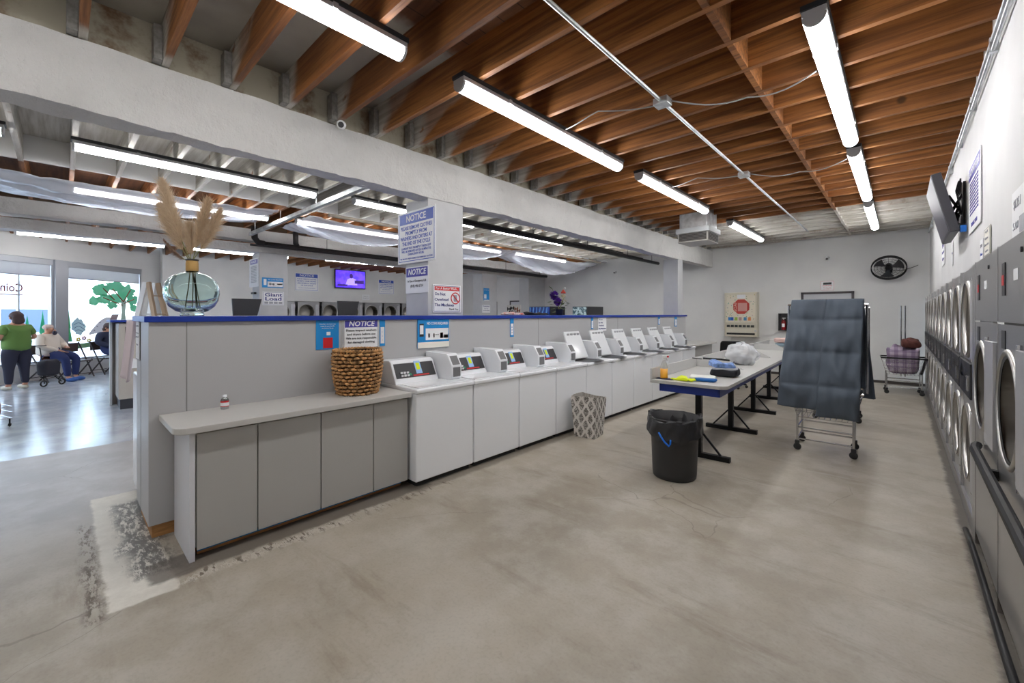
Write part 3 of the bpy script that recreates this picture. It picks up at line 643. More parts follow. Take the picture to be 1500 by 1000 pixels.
sign('paper_sign', 'narrow printed paper on the dryer wall beyond the television', 'paper', (XR-.005,8.9,2.25), -E90, .55, .38, PAPER, .003, None, [T('$0.25',.75,.2,SPURP,.5), T('6 minutes',.5,.16,SPURP,.7), T('dryers',.25,.16,SPURP,.5)])
sign('paper_sign', 'small paper note on the dryer wall between television and rear wall notices', 'paper', (XR-.005,7.2,2.12), -E90, .1, .3, PAPER, .003, None, [T('dryer',.5,.1,SPURP,.8)])
# ------------------------------------------------------------------ light fixtures
BLK = mat('fixture_black', lin(38,40,44), .5); HOUS = mat('fixture_housing', lin(185,187,190), .4, .3)
def make_fixture(L=2.45):
    t = thing('ceiling_light', '', 'ceiling light', (0,0,0))
    MB().box(-.065,.065,0,L,ZT-.03,ZT).build('mounting_rail', BLK, t)
    MB().prism([(-.06,ZT-.032),(.06,ZT-.032),(.06,ZT-.06),(.045,ZT-.075),(-.045,ZT-.075),(-.06,ZT-.06)], 'y', .01, L-.01).build('housing', HOUS, t)
    le = MB(); P_ = [(.058*math.cos(a), ZT-.078-.048*math.sin(a)) for a in [i*PI/10 for i in range(11)]]
    le.prism(P_, 'y', .03, L-.03); le.build('diffuser', LENS, t, smooth=False)
    for y in (.01, L-.028): MB().prism([(.06*math.cos(a), ZT-.07-.06*math.sin(a)) for a in [i*PI/10 for i in range(11)]], 'y', y, y+.018).build('end_cap', HOUS, t)
    c_ = MB()
    for y in (.5, L-.5): c_.box(-.068,.068,y,y+.03,ZT-.062,ZT-.028)
    c_.build('clip', HOUS, t)
    return t
fx0 = make_fixture()
FX = [(-.37,2.95,'tube light over the dryer aisle nearest to the tilted television',''),(-.37,5.72,'short-looking tube light behind the big one in the dryer aisle row',''),(-.38,8.6,'last tube light of the dryer aisle row by the painted joists',''),
      (-2.42,-.9,'tube light cut by the top of the frame over the countertop side',''),(-2.43,2.02,'tube light above the open floor, second of the middle row',''),(-2.4,4.9,'tube light of the middle row in front of the duct',''),(-2.38,8.62,'tube light of the middle row beyond the duct',''),
      (-6.2,.07,'long tube light behind the plaster beam above the pampas vase',''),(-6.1,3.02,'tube light behind the plaster beam starting at the column',''),(-6.08,5.9,'tube light behind the beam beyond the column',''),(-6.0,8.72,'end tube light of the row behind the beam',''),
      (-8.35,.1,'tube light glowing through the first plastic sheet',''),(-8.2,2.95,'tube light glowing through the second plastic sheet',''),(-8.1,5.8,'tube light glowing through the third plastic sheet',''),(-8.0,8.7,'tube light seen between the third and fourth plastic sheets',''),
      (-13.6,-.65,'tube light by the shop windows under the second beam',''),(-13.6,2.25,'tube light against the back wall behind the far column',''),(-13.2,5.6,'tube light over the violet television',''),(-13.2,8.7,'tube light on the back row beyond the television',''),
      (-6.2,-2.8,'',''),(-2.42,-3.75,'',''),(-10.9,-2.8,'','')]  # unlabelled tubes are unseen extras, added outside the view to fill the room
for i, (x, y, lb, _) in enumerate(FX):
    o = fx0 if i == 0 else dup(fx0); o.location = (x, y, 0)
    tag(o, lb or 'added fill tube light out of view on the joists', None, 'linear tube lights on the joists')
# conduit, boxes, cables
cd = thing('electrical_conduit', 'galvanized conduit running along under the brown joists with two boxes', 'conduit', (-1.46,0,0))
MB().tube([(0,YR+.1,ZT-.03),(0,10.9,ZT-.03)], .014, 8).build('pipe', GALV, cd)
for y in (3.42, 5.9): MB().box(-.06,.06,y-.055,y+.055,ZT-.062,ZT-.004).build('junction_box', GALV, cd, bevel=.006)
CAB = mat('grey_cable', lin(165,165,165), .5, .3)
def cable(p, label, r=.006): return tag(MB().tube(p, r, 6).build('power_cord', CAB, smooth=True), label, 'cable', 'flexible cables under the joists')
def arc(a, b, bow, n=14, sag=.03):
    a, b = Vector(a), Vector(b); return [a.lerp(b, i/n)+Vector((0, bow*math.sin(PI*i/n), -sag*abs(math.sin(2*PI*i/n)))) for i in range(n+1)]
zc = ZT-.008
cable(arc((-1.40,3.45,zc-.02),(-.45,3.75,zc-.02),.22), 'looping cable from the nearer junction box to the aisle light')
cable(arc((-1.52,3.45,zc-.02),(-2.36,3.3,zc-.02),-.18), 'looping cable from the nearer junction box to the middle row light')
cable(arc((-1.40,5.92,zc-.02),(-.45,6.1,zc-.02),.25), 'looping cable from the second junction box to the aisle light row')
cable(arc((-1.52,5.92,zc-.02),(-2.36,5.8,zc-.02),-.22), 'looping cable from the second junction box to the light by the duct')
q = thing('wall_conduit', 'pair of galvanized pipes along the top of the dryer wall', 'conduit', (0,0,0))
MB().tube([(.425,YR+.1,3.28),(.425,YF-.1,3.28)], .014, 8).build('pipe', GALV, q); MB().tube([(.425,YR+.1,3.22),(.425,6.1,3.22)], .011, 8).build('pipe', GALV, q)
for i in range(12): MB().box(.41,.449,-.2+i*1.05,-.17+i*1.05,3.205,3.30).build('pipe_clamp', GALV, q)
st_ = thing('strut_rail', 'long steel strut rail crossing below the ceiling from column beam to column beam', 'rail', (0,2.6,0))
MB().box(-9.6,-4.14,-.03,.03,3.13,3.19).build('channel', GALV, st_); MB().tube([(-9.6,.1,3.2),(-4.14,.1,3.2)], .018, 8).build('pipe', GALV, st_)
q = MB()
for x in (-5,-6.4,-7.9,-9.3): q.tube([(x,.0,3.19),(x,.0,ZT)], .008, 6)
q.build('hanger_rod', GALV, st_)
PIPE = mat('black_iron_pipe', lin(48,46,48), .55, .2)
dp = thing('drain_pipe', 'thick black drain pipe hung along the second ceiling beam', 'pipe', (0,0,0))
MB().tube([(-9.75,2.75,3.02),(-9.75,12.4,2.96)], .05, 12).build('pipe', PIPE, dp, smooth=True)
MB().tube([(-9.75,2.9,3.02),(-9.75,2.78,3.04),(-9.75,2.72,3.12),(-9.72,2.7,3.35)], .06, 12).build('elbow', PIPE, dp, smooth=True)
MB().tube([(-9.75,3.55,3.03),(-9.7,3.5,3.1),(-9.66,3.48,3.34)], .055, 12).build('elbow', PIPE, dp, smooth=True)
q = MB()
for y in (4.2,6.2,8.2,10.2,12.0): q.tube([(-9.75,y,3.0),(-9.75,y,ZT)], .006, 6)
q.build('hanger_rod', PIPE, dp)
MB().tube([(-9.6,2.6,2.95),(-9.6,9.2,2.93)], .022, 8).build('side_pipe', PIPE, dp)
dp = thing('sprinkler_pipe', 'black pipe pair running behind the plaster beam towards the rear wall', 'pipe', (0,0,0))
MB().tube([(-5.45,3.6,3.12),(-5.45,12.45,3.10)], .045, 10).build('pipe', PIPE, dp, smooth=True); MB().tube([(-5.65,3.2,3.22),(-5.65,11.8,3.2)], .025, 8).build('pipe', PIPE, dp)
q = MB()
for y in (4.5,6.5,8.5,10.5,12): q.tube([(-5.45,y,3.1),(-5.45,y,ZT)], .007, 6)
q.build('hanger_rod', PIPE, dp)
MB().tube([(-6.9,3.0,3.18),(-6.9,11.5,3.16)], .03, 8).build('copper_line', mat('pale_pipe', lin(150,140,128), .5, .2), dp)
# plastic sheets
g = bpy.data.materials.new('clear_plastic_sheet'); g.use_nodes = True; nt = g.node_tree; bs = nt.nodes['Principled BSDF']
bs.inputs['Base Color'].default_value = (.85,.88,.94,1); bs.inputs['Roughness'].default_value = .18; bs.inputs['Alpha'].default_value = .55; bs.inputs['Specular IOR Level'].default_value = .8
PLAST = g
def sheet(y0, y1, x0, x1, sag, label, seed):
    def fn(u, v):
        x = x0+(x1-x0)*u; y = y0+(y1-y0)*v
        s = sag*math.sin(PI*min(1, max(0, v)))**.8*(.35+.65*math.sin(PI*u))
        return (x, y, 3.26-s+.025*noise.noise(Vector((x*3, y*6, seed)))+.012*math.sin(x*22+seed+y*3))
    tag(MB().grid(fn, 26, 40).build('hanging_plastic_sheet', PLAST, smooth=True, solid=.002), label, 'plastic sheet', 'plastic sheets hung under the ceiling')
sheet(-1.2, 2.45, -8.9, -7.5, .20, 'sagging clear plastic sheet above the shop floor behind the pampas grass', 1)
sheet(2.95, 5.6, -9.0, -7.4, .26, 'sagging clear plastic sheet between the strut rail and the column', 2)
sheet(5.7, 8.4, -8.9, -7.3, .3, 'sagging clear plastic sheet beyond the column', 3)
sheet(8.6, 12.2, -8.7, -7.05, .48, 'lowest hanging plastic sheet near the rear wall', 4)
# duct vent
dv = thing('air_duct', 'galvanized air duct box with louvred outlets hanging from the joists', 'air duct', (-2.98,7.65,0))
MB().box(.02,.50,.02,.55,3.05,3.45).build('duct_body', GALV, dv, bevel=.01)
MB().box(-.03,.55,-.03,.60,3.0,3.09).build('collar', mat('galv_pale', lin(190,194,196), .45, .5), dv, bevel=.008)
MB().box(.0,.52,.0,.57,2.84,3.0).build('outlet_box', mat('outlet_beige', lin(178,176,170), .5), dv, bevel=.004)
q = MB()
for k2 in range(5): q.box(.03,.49,-.012,.0,2.867+.025*k2,2.875+.025*k2); q.box(.52,.532,.03,.54,2.867+.025*k2,2.875+.025*k2)
q.build('louvre_slat', mat('slat_dark', lin(120,116,112), .5), dv)
MB().box(.025,.495,-.004,.001,2.86,2.99).box(.519,.524,.025,.545,2.86,2.99).build('louvre_opening', DARK, dv)
# security cameras
def seccam(loc, rz, label):
    t = thing('security_camera', label, 'camera', loc, rz, None)
    MB().lathe([(0,0),(.035,0),(.04,.01),(.04,.09),(.035,.1),(0,.1)], 20, (0,0), 'y', Matrix.Translation((0,-.14,-.03)) @ Matrix.Rotation(R(22), 4, 'X')).build('body', SWHITE, t, smooth=True)
    MB().lathe([(0,-.004),(.026,-.004),(.026,.004)], 16, (0,0), 'y', Matrix.Translation((0,-.142,-.031)) @ Matrix.Rotation(R(22), 4, 'X')).build('lens', SBLACK, t)
    MB().tube([(0,-.06,-.01),(0,-.02,.03),(0,.0,.03)], .014, 8).build('mount', SWHITE, t)
    return t
seccam((-3.915,1.83,3.33), E90-.5, 'small white bullet camera on the top edge of the plaster beam')
seccam((-6.95,12.59,2.95), 0, 'small dark-lensed camera high on the rear wall beyond the sheets')
seccam((-1.3,12.59,2.9), 0, 'small dome-like camera high on the rear wall above the door')
# ------------------------------------------------------------------ dryers
RINGM = mat('ring_steel', (.50,.49,.47,1), .34, 1)
DRUM = mat('drum_steel', (.36,.34,.31,1), .42, 1, bump=.15, bscale=30)
PANEL = mat('dryer_front_steel', (.44,.44,.45,1), .3, .9, bump=.06, bscale=60, stretch=(1,1,14))
DOORM = mat('dryer_door_silver', lin(196,196,200), .35, .55)
def ring(mb, cx, cz, r, y0, y1, w):
    mb.lathe([(r, y1), (r, y0+.01), (r+.01, y0), (r+w-.01, y0), (r+w, y0+.01), (r+w, y1)], 40, (cx, cz), 'y')
def drum(par, cx, cz, r):
    MB().lathe([(r, .0), (r, .42), (r*.98, .44), (0, .45)], 36, (cx, cz), 'y').build('drum', DRUM, par, smooth=True)
    q = MB()
    for i in range(3):
        a = 2*PI*i/3+.5; q.bar((cx+r*.93*math.cos(a), .06, cz+r*.93*math.sin(a)), (cx+r*.93*math.cos(a), .42, cz+r*.93*math.sin(a)), .04)
    q.build('drum_paddle', DRUM, par)
def cutpanel(mb, x0, x1, z0, z1, cx, cz, r, y0, y1):
    # flat front with a round hole
    N = 40; out = []
    for i in range(N):
        a = 2*PI*i/N; dx, dz = math.cos(a), math.sin(a)
        t = min((x1-cx)/dx if dx > 1e-6 else 1e9, (x0-cx)/dx if dx < -1e-6 else 1e9, (z1-cz)/dz if dz > 1e-6 else 1e9, (z0-cz)/dz if dz < -1e-6 else 1e9)
        out.append((cx+dx*t, cz+dz*t))
    # snap corners
    for c_ in ((x0,z0),(x1,z0),(x1,z1),(x0,z1)):
        k2 = min(range(N), key=lambda i: (out[i][0]-c_[0])**2+(out[i][1]-c_[1])**2); out[k2] = c_
    vs = [(cx+r*math.cos(2*PI*i/N), y0, cz+r*math.sin(2*PI*i/N)) for i in range(N)]+[(p[0], y0, p[1]) for p in out]
    mb.add(vs, [(i, N+i, N+(i+1) % N, (i+1) % N) for i in range(N)])
def opendoor(par, x0, x1, z0, z1, yb, m=DOORM):
    q = MB(); pr = [(x0, yb)]+[(x0+.02-.02*math.cos(a), yb-.005-.014*math.sin(a)) for a in [i*PI/2/5 for i in range(6)]]+[(x1,yb-.016),(x1,yb)]
    q.prism(pr, 'z', z0, z1); dd = q.build('door', m, par, bevel=.002)
    for z in (z0-.02, z1-.01): MB().tube([(x0+.02,yb-.008,z),(x0+.02,yb-.008,z+.03)], .009, 8).build('hinge', CHROME, dd)
    return dd
def make_stack(W=.79):
    t = thing('stacked_dryer', '', 'dryer', (0,0,0), -E90)
    b_ = MB(); b_.box(0,W,.02,.072,1.84,1.9); b_.box(0,W,.0,.07,0,.1)
    for (z0, z1, cz) in ((1.2,1.84,1.51),(.1,.93,.54)): cutpanel(b_, .0, W, z0, z1, .32, cz, .285, .02, .02)
    b_.add([(0,.02,.93),(W,.02,.93),(W,.02,1.2),(0,.02,1.2)], [(0,1,2,3)])
    b_.build('front_panel', PANEL, t)
    for cz in (1.51,.54):
        q = MB(); ring(q, .32, cz, .27, .006, .03, .035); q.build('door_ring', RINGM, t, smooth=True); drum(t, .32, cz, .285)
        opendoor(t, .645, .77, cz-.29, cz+.29, .02)
    cp = MB().box(.03,W-.03,-.008,.02,.93,1.19).build('control_panel', mat('dryer_black_panel', lin(18,18,24), .6), t, bevel=.006)
    q = MB(); q.box(.1,.3,-.008,-.005,1.05,1.14); q.box(.4,.6,-.008,-.005,1.05,1.14); q.build('display', mat('panel_grey', lin(96,96,104), .4), cp)
    MB().box(.66,.72,-.02,-.005,.99,1.1).build('coin_slot', CHROME, cp)
    MB().box(.0,.012,.0,.02,.0,1.9).build('side_trim', CHROME, t)
    return t
ds = make_stack()
for i in range(10):
    o = ds if i == 0 else dup(ds); o.location = (.37, 5.21+.79*i, 0)
    tag(o, 'stacked pair of round-door dryers, %s' % ['next to the big single dryers', 'second from the big single dryers', 'third from the big single dryers', 'fourth from the big single dryers', 'fifth from the big single dryers', 'sixth, about level with the aisle lamps end', 'seventh, fourth from the rear wall', 'third from the rear wall', 'second from the rear wall', 'beside the rear wall and the plaid laundry cart'][i] if i < 10 else '', None, 'stacked dryers along the wall')
def make_big(W=.9):
    t = thing('large_dryer', '', 'dryer', (0,0,0), -E90)
    b_ = MB(); cutpanel(b_, 0, W, .55, 1.5, .285, 1.10, .27, .0, .0); b_.box(.004,W-.004,.0,.07,1.51,1.895); b_.box(.004,W-.004,.0,.07,.08,.548)
    b_.build('front_panel', PANEL, t)
    q = MB(); ring(q, .285, 1.10, .255, -.012, .0, .03); q.build('door_ring', RINGM, t, smooth=True); drum(t, .285, 1.10, .27)
    MB().lathe([(.24,.0),(.255,-.005),(.255,.005)], 36, (.285,1.10), 'y').build('gasket', RUB, t, smooth=True)
    q = MB(); 
    for (a, b2) in ((.6,.1),(1.3,.16),(2.2,.2),(3.3,.12),(4.1,.2),(5.0,.15)): q.blob((.285+.2*math.cos(a), .1+b2, 1.10+.2*math.sin(a)*1.2), (.008,.008,.008), 1)
    q.build('drum_rivet', CHROME, t)
    opendoor(t, .575, .86, .82, 1.40, .0)
    d1 = MB().box(.14,.22,-.004,.0,1.64,1.80).build('display', SBLACK, t); MB().box(.15,.205,-.006,-.004,1.69,1.74).build('display_light', SRED, d1)
    MB().box(.12,.22,-.003,.0,1.38,1.47).build('card_reader', SBLACK, t); MB().box(.42,.52,-.002,.0,1.70,1.75).build('label', PAPER, t)
    MB().lathe([(0,-.006),(.012,-.006),(.012,0)], 12, (.6,1.82), 'y').build('lock', SBLACK, t)
    MB().box(.0,W,.02,.07,.0,.08).build('base', DARK, t); MB().box(0,.006,-.003,.02,.0,1.9).build('side_trim', CHROME, t)
    return t
db = make_big()
bb_ = MB().tube([(.345,3.86,.74),(.335,3.82,.74),(.325,3.75,.735),(.325,1.6,.70)], .024, 10)
for y in (3.3,2.4): bb_.box(.326,.3685,y-.02,y+.02,.69,.74)
tag(bb_.build('bumper_bar', BLACK, smooth=False), 'long black bumper bar along the fronts of the big dryers', 'rail')
for i, (y, lb) in enumerate(((4.22,'big single steel dryer next to the stacked dryers'),(3.32,'big single steel dryer at the frame edge with red display'),(2.42,'big single steel dryer mostly out of the frame'),(1.52,''))):
    if i > 2: break
    o = db if i == 0 else dup(db); o.location = (.37, y, 0); tag(o, lb, None, 'large single dryers along the wall')
tag(MB().box(.37,.449,4.225,4.418,0,1.895).build('filler_panel', PANEL), 'narrow steel filler panel between big and stacked dryers', 'panel')
tag(MB().tube([(.33,4.3,.05),(.325,3.9,.10),(.33,3.4,.08),(.32,2.8,.12),(.33,2.1,.1)], .016, 8).build('floor_hose', BLACK, smooth=True), 'black hose lying along the foot of the big dryers', 'hose')
struct(MB().box(.372,.449,YR,1.52,0,1.9).build('wall_right_lower', WALLR))
# back wall dryers: same machines seen over the partition cap
for i in range(9):
    o = dup(ds, (XB+.08, 4.2+.88*i, .12), E90, 'round-door dryer on the back wall seen over the blue cap, %s under the signs' % ['first', 'second', 'third', 'fourth', 'fifth', 'sixth', 'seventh', 'eighth', 'ninth'][i], None, 'dryers along the back wall')
    tag(MB().box(XB-.5, XB+.09, 4.2+.88*i, 4.98+.88*i, 0, .119).build('dryer_plinth', LAMD), 'low grey plinth under a back wall dryer', 'plinth', 'plinths under the back wall dryers')
# second row with giant washers
rw = thing('machine_island', 'far machine island with narrow blue top by the shop floor', 'machine island', (0,0,0))
MB().box(-10.0,-9.98,.6,2.8,0,1.42).build('side_panel', LAM, rw); MB().box(-10.0,-9.86,.57,.6,0,1.42).build('end_panel', mat('pale_post', lin(215,218,226), .35), rw)
MB().box(-10.05,-9.25,.54,2.85,1.42,1.455).build('top', BLUE, rw, bevel=.003)
g3 = thing('giant_washer', '', 'washing machine', (0,0,0))
MB().box(-9.95,-9.3,.0,.72,.16,1.40).build('body', mat('beige_machine', lin(186,180,172), .45), g3, bevel=.01)
MB().box(-9.93,-9.31,.02,.70,0,.16).build('base', mat('base_dark', lin(52,54,62), .5), g3)
MB().box(-9.3,-9.285,.08,.64,1.16,1.34).build('control_panel', SBLACK, g3); MB().box(-9.285,-9.282,.1,.6,1.28,1.31).build('red_strip', SRED, g3)
MB().box(-9.3,-9.27,.05,.62,.66,.82).build('soap_drawer', SWHITE, g3)
for i, lb in enumerate(('beige giant washer at the open end of the far machine island', 'middle giant washer of the far machine island', 'giant washer of the far machine island next to the column')):
    o = g3 if i == 0 else dup(g3); o.location = (0,.64+.73*i,0); tag(o, lb, None, 'giant washers on the far machine island')
for i, (y, x) in enumerate(((2.3,-9.6),(4.4,-9.6))):
    t = thing('display_panel', ['black slanted panel standing beside the far column under the rules sign', 'black slanted panel standing before the back wall dryers'][i], 'panel', (x,y,1.456 if i == 0 else 1.456))
    MB().prism([(0,.06),(.42,.06),(.50,.40),(-.02,.40)], 'x', -.02, .02).build('panel', mat('charcoal_panel', lin(46,46,50), .55), t)
    MB().box(-.015,.015,.18,.24,0,.07).build('stand', BLACK, t); MB().box(-.1,.1,.1,.32,0,.012).build('base', BLACK, t)
tag(MB().box(-10.0,-9.2,4.1,5.4,0,1.455).build('machine_block', LAMD), 'grey machine block under the second slanted panel', 'machine')
# step ladder by the windows
ld = thing('step_ladder', 'open step ladder with one white and one tan side by the window wall', 'ladder', (-12.03,1.36,0), R(42.9))
for s, m_, nm in ((-1, SWHITE, 'front_frame'), (1, mat('tan_wood', lin(186,160,132), .6), 'rear_frame')):
    q = MB()
    for yy in (-.2,.2): q.bar((s*.50,yy,0),(s*.03,yy*.6,2.24),.05,.09)
    for k2 in range(5): q.bar((s*(.43-.083*k2),-.19+.012*k2,.35+.4*k2),(s*(.43-.083*k2),.19-.012*k2,.35+.4*k2),.06,.02)
    q.build(nm, m_, ld)
# vase with pampas
vs_ = thing('glass_vase', 'round green glass vase standing on the blue partition cap', 'vase', (-4.06,.70,1.536)); vs_.scale = (1,1,1.22)
gv = bpy.data.materials.new('teal_glass'); gv.use_nodes = True; b_ = gv.node_tree.nodes['Principled BSDF']
b_.inputs['Base Color'].default_value = (.84,.965,.93,1); b_.inputs['Transmission Weight'].default_value = 1; b_.inputs['Roughness'].default_value = .02; b_.inputs['IOR'].default_value = 1.35
prof = [(.0,.004),(.06,.004),(.075,.0),(.078,.01),(.07,.022),(.105,.032),(.146,.062),(.170,.10),(.179,.145),(.174,.19),(.152,.23),(.115,.258),(.07,.274),(.038,.284),(.034,.33)]
inn = [(r-.006, z+.0) for r, z in prof[8:][::-1]]+[(.160,.10),(.136,.069),(.09,.043),(.0,.03)]
MB().lathe(prof+inn, 48).build('body', gv, vs_, smooth=True)
MB().lathe([(.037,.285),(.041,.29),(.041,.335),(.038,.352),(.034,.352)], 24).build('neck_wrap', mat('tan_twine', lin(196,158,96), .8, bump=.5, bscale=150), vs_, smooth=True)['label'] = 'tan twine around the neck'
MB().lathe([(.038,.352),(.044,.354),(.044,.362),(.036,.364)], 24).build('rim', mat('dark_rim', lin(50,50,46), .4), vs_, smooth=True)
n = NB('pampas_plume'); PAMP = n.out(n.mix(n.noise(40, 2), lin(236,218,190), lin(204,176,142)), .9)
n = NB('pampas_brown'); PAMB = n.out(n.mix(n.noise(40, 2), lin(160,130,110), lin(120,92,76)), .9)
STEM = mat('dry_stem', lin(140,140,90), .8)
def plume(tip, mid, L0, wmax, seed, m, label, N=1500):
    rnd = random.Random(seed)
    t = thing('pampas_stem', label, 'dried grass', (-4.06,.70,1.536), 0, 'dried pampas stems in the glass vase')
    base = Vector((rnd.uniform(-.05,.05), rnd.uniform(-.05,.05), .05)); neck = Vector((rnd.uniform(-.012,.012), rnd.uniform(-.012,.012), .42))
    tip = Vector(tip); mid = Vector(mid)
    def cv(s): return neck*(1-s)**2+mid*2*s*(1-s)+tip*s*s
    MB().tube([base, base.lerp(neck,.5)+Vector((.006,.004,0)), neck]+[cv(i/8) for i in range(1,8)], .0035, 6).build('stalk', STEM, t)
    q = MB()
    for i in range(N):
        s = L0+(1-L0)*rnd.random()**.85; c0 = cv(s); dirn = (cv(min(1,s+.02))-cv(s-.02)).normalized()
        a = rnd.uniform(0, 2*PI); o1 = dirn.orthogonal().normalized(); o2 = dirn.cross(o1)
        f = (s-L0)/(1-L0); wd = wmax*math.sin(PI*min(1,(f*.9+.1)))**.6*(1-f*.25)
        out = (o1*math.cos(a)+o2*math.sin(a))
        ln = wd*rnd.uniform(.35,1.0)*(1.45 if rnd.random() < .12 else 1); e = c0+out*ln*.75+dirn*ln*rnd.uniform(.8,1.7)+Vector((0,0,-.02*rnd.random()))
        mdp = c0.lerp(e,.5)+dirn*ln*.15; w = Vector((rnd.uniform(-1,1),rnd.uniform(-1,1),rnd.uniform(-1,1)))*.0015
        q.add([c0, mdp+w, e, mdp-w], [(0,1,2,3)])
    q.build('plume_hairs', m, t)
# camera right vector ~ (.73,.68), so spread the stems along it
def rv(r, z, d=0): return (.733*r-.68*d, .68*r+.733*d, z)
plume(rv(-.24,1.08), rv(-.13,.66), .28, .13, 1, PAMP, 'tallest cream pampas plume, pointing up at the lamp', 3600)
plume(rv(-.30,.90,.05), rv(-.15,.58,.04), .26, .12, 2, PAMP, 'cream pampas plume on the window side of the tallest one', 2600)
plume(rv(.13,.93), rv(.05,.62), .26, .11, 3, PAMP, 'single upright pampas plume on the column side of the vase', 3000)
plume(rv(-.06,.74,.05), rv(-.05,.56,.05), .2, .11, 4, PAMP, 'short pampas plume filling the middle of the bunch', 2600)
plume(rv(.20,.86,.04), rv(.09,.58,.04), .26, .10, 6, PAMP, 'outermost pampas plume leaning to the column side', 2400)
plume(rv(-.20,.60,-.03), rv(-.07,.42,-.03), .35, .035, 5, PAMB, 'low brown dried stem sticking out towards the window side', 1100)
# wicker basket
wb = thing('wicker_basket', 'tall brown woven wicker basket on the pale countertop', 'basket', (-3.545,1.80,.851)); wb.scale = (1.25,1.25,1.25)
WK = mat('wicker', lin(182,138,88), .65, var=.45, vscale=30, bump=.4, bscale=180)
WK2 = mat('wicker_dark', lin(84,56,34), .7)
def brad(z): return .128+.037*math.sin(min(1, z/.30)*PI*.62)-.006*(z/.30)
H = .30; ns = 22; rows = 12
q = MB()
for r_ in range(rows):
    z = .012+(H-.03)*r_/(rows-1); ph = PI*(r_ % 2); q.tube([((brad(z)+.010*math.sin(ns/2*a*2+ph))*math.cos(a), (brad(z)+.010*math.sin(ns/2*a*2+ph))*math.sin(a), z+.002*math.sin(a*7+r_)) for a in [2*PI*i/132 for i in range(132)]], .0098, 6, True)
q.build('weave', WK, wb, smooth=True)
q = MB()
for i in range(ns*2): a = PI*i/ns; q.tube([((brad(z))*math.cos(a), (brad(z))*math.sin(a), z) for z in [H*j/8 for j in range(9)]], .005, 5)
q.build('stakes', WK2, wb)
MB().lathe([(0,.004),(.12,.004)]+[(brad(z)-.012, z) for z in [H*j/8 for j in range(9)]], 40).build('inner_lining', mat('basket_inside', lin(58,40,26), .9), wb, smooth=True)
q = MB()
for ph in (0, PI): q.tube([((brad(H)+.007*math.cos(22*a+ph))*math.cos(a), (brad(H)+.007*math.cos(22*a+ph))*math.sin(a), H+.004+.007*math.sin(22*a+ph)) for a in [2*PI*i/176 for i in range(176)]], .0065, 6, True)
q.build('rim', WK, wb, smooth=True)
# bottle
bt = thing('small_bottle', 'small clear bottle with red and white label on the countertop', 'bottle', (-3.66,.825,.851))
CLR = mat('clear_plastic', (.9,.93,.95,1), .08, trans=.9)
MB().lathe([(0,0),(.024,0),(.026,.006),(.026,.066),(.02,.078),(.011,.086),(.011,.094),(0,.094)], 24).build('body', CLR, bt, smooth=True)
MB().lathe([(.0265,.022),(.0265,.062)], 24).build('label', SWHITE, bt, smooth=True); MB().lathe([(.0268,.05),(.0268,.062)], 24).build('label_band', SRED, bt, smooth=True); MB().lathe([(.0268,.020),(.0268,.025)], 24).build('label_band', SRED, bt, smooth=True)
MB().lathe([(.013,.088),(.013,.104),(0,.104)], 20).build('cap', SWHITE, bt, smooth=True)
# ------------------------------------------------------------------ trash can and hamper
tc = thing('trash_can', 'round black trash can lined with a black bag before the folding table', 'trash can', (-1.60,4.02,0))
CANM = mat('can_plastic', (.028,.028,.03,1), .5, bump=.08, bscale=60)
MB().lathe([(0,.0),(.185,.0),(.195,.01),(.2,.05),(.212,.38),(.216,.40),(.222,.41),(.228,.55),(.24,.56),(.238,.575),(.225,.57),(.215,.4),(.19,.04),(0,.03)], 48, wob=lambda a, z: (.008 if math.sin(a*8) > .6 and .05 < z < .4 else 0)).build('bin', CANM, tc, smooth=True)
bagm = mat('bin_bag', (.022,.022,.025,1), .28, bump=.4, bscale=25)
def bagf(u, v):
    a = 2*PI*u
    if v < .45: q_ = v/.45; r_ = .232+.0*q_; z = .36+.22*q_+.0; r_ = .255+.02*noise.noise(Vector((math.cos(a)*4, math.sin(a)*4, v*4)))-.012*q_; z = .40+.03*math.sin(a*2+1)+.04*noise.noise(Vector((math.cos(a)*2, math.sin(a)*2, 7)))+(.585-.41)*q_
    else: q_ = (v-.45)/.55; r_ = .245-.03*q_**.5-.05*q_+.014*noise.noise(Vector((math.cos(a)*6, math.sin(a)*6, q_*5))); z = .588+.012*math.sin(a*5)-.4*q_
    return (r_*math.cos(a), r_*math.sin(a), z)
MB().grid(bagf, 96, 26, wrapu=True).build('bag', bagm, tc, smooth=True)
q = MB(); ca = -1.35
pts = []
for a, z in ((-1.72,.46),(-1.62,.42),(-1.50,.38),(-1.36,.35),(-1.32,.37),(-1.31,.41)): pts.append((.268*math.cos(a), .268*math.sin(a), z))
q.tube(pts, .008, 6); q.build('tie_string', mat('tie_blue', lin(10,120,235), .5), tc, smooth=True)['label'] = 'bright blue tie string'
hp = thing('fabric_hamper', 'square fabric hamper with grey damask pattern against the washers', 'hamper', (-2.93,4.60,0), R(8))
n = NB('damask_fabric'); tcn = n.nt.nodes.new('ShaderNodeTexCoord'); ob = tcn.outputs['Object']
sx = n.nt.nodes.new('ShaderNodeSeparateXYZ'); n.nt.links.new(ob, sx.inputs[0])
hh = n.math('ADD', sx.outputs[0], sx.outputs[1]); 
f1 = 1/.125; f2 = 1/.165
def cellmask(ox, oz):
    a = n.math('ABSOLUTE', n.math('SUBTRACT', n.math('FRACT', n.math('ADD', n.mul(hh, f1), ox)), .5)); b2 = n.math('ABSOLUTE', n.math('SUBTRACT', n.math('FRACT', n.math('ADD', n.mul(sx.outputs[2], f2), oz)), .5))
    dd = n.math('ADD', n.mul(a, 1.35), b2)
    rp_ = n.math('MULTIPLY', n.math('SINE', n.mul(n.math('ARCTAN2', b2, a), 14)), .05)
    return n.math('SUBTRACT', 1, n.ramp(n.math('ADD', dd, rp_), .415, .445))
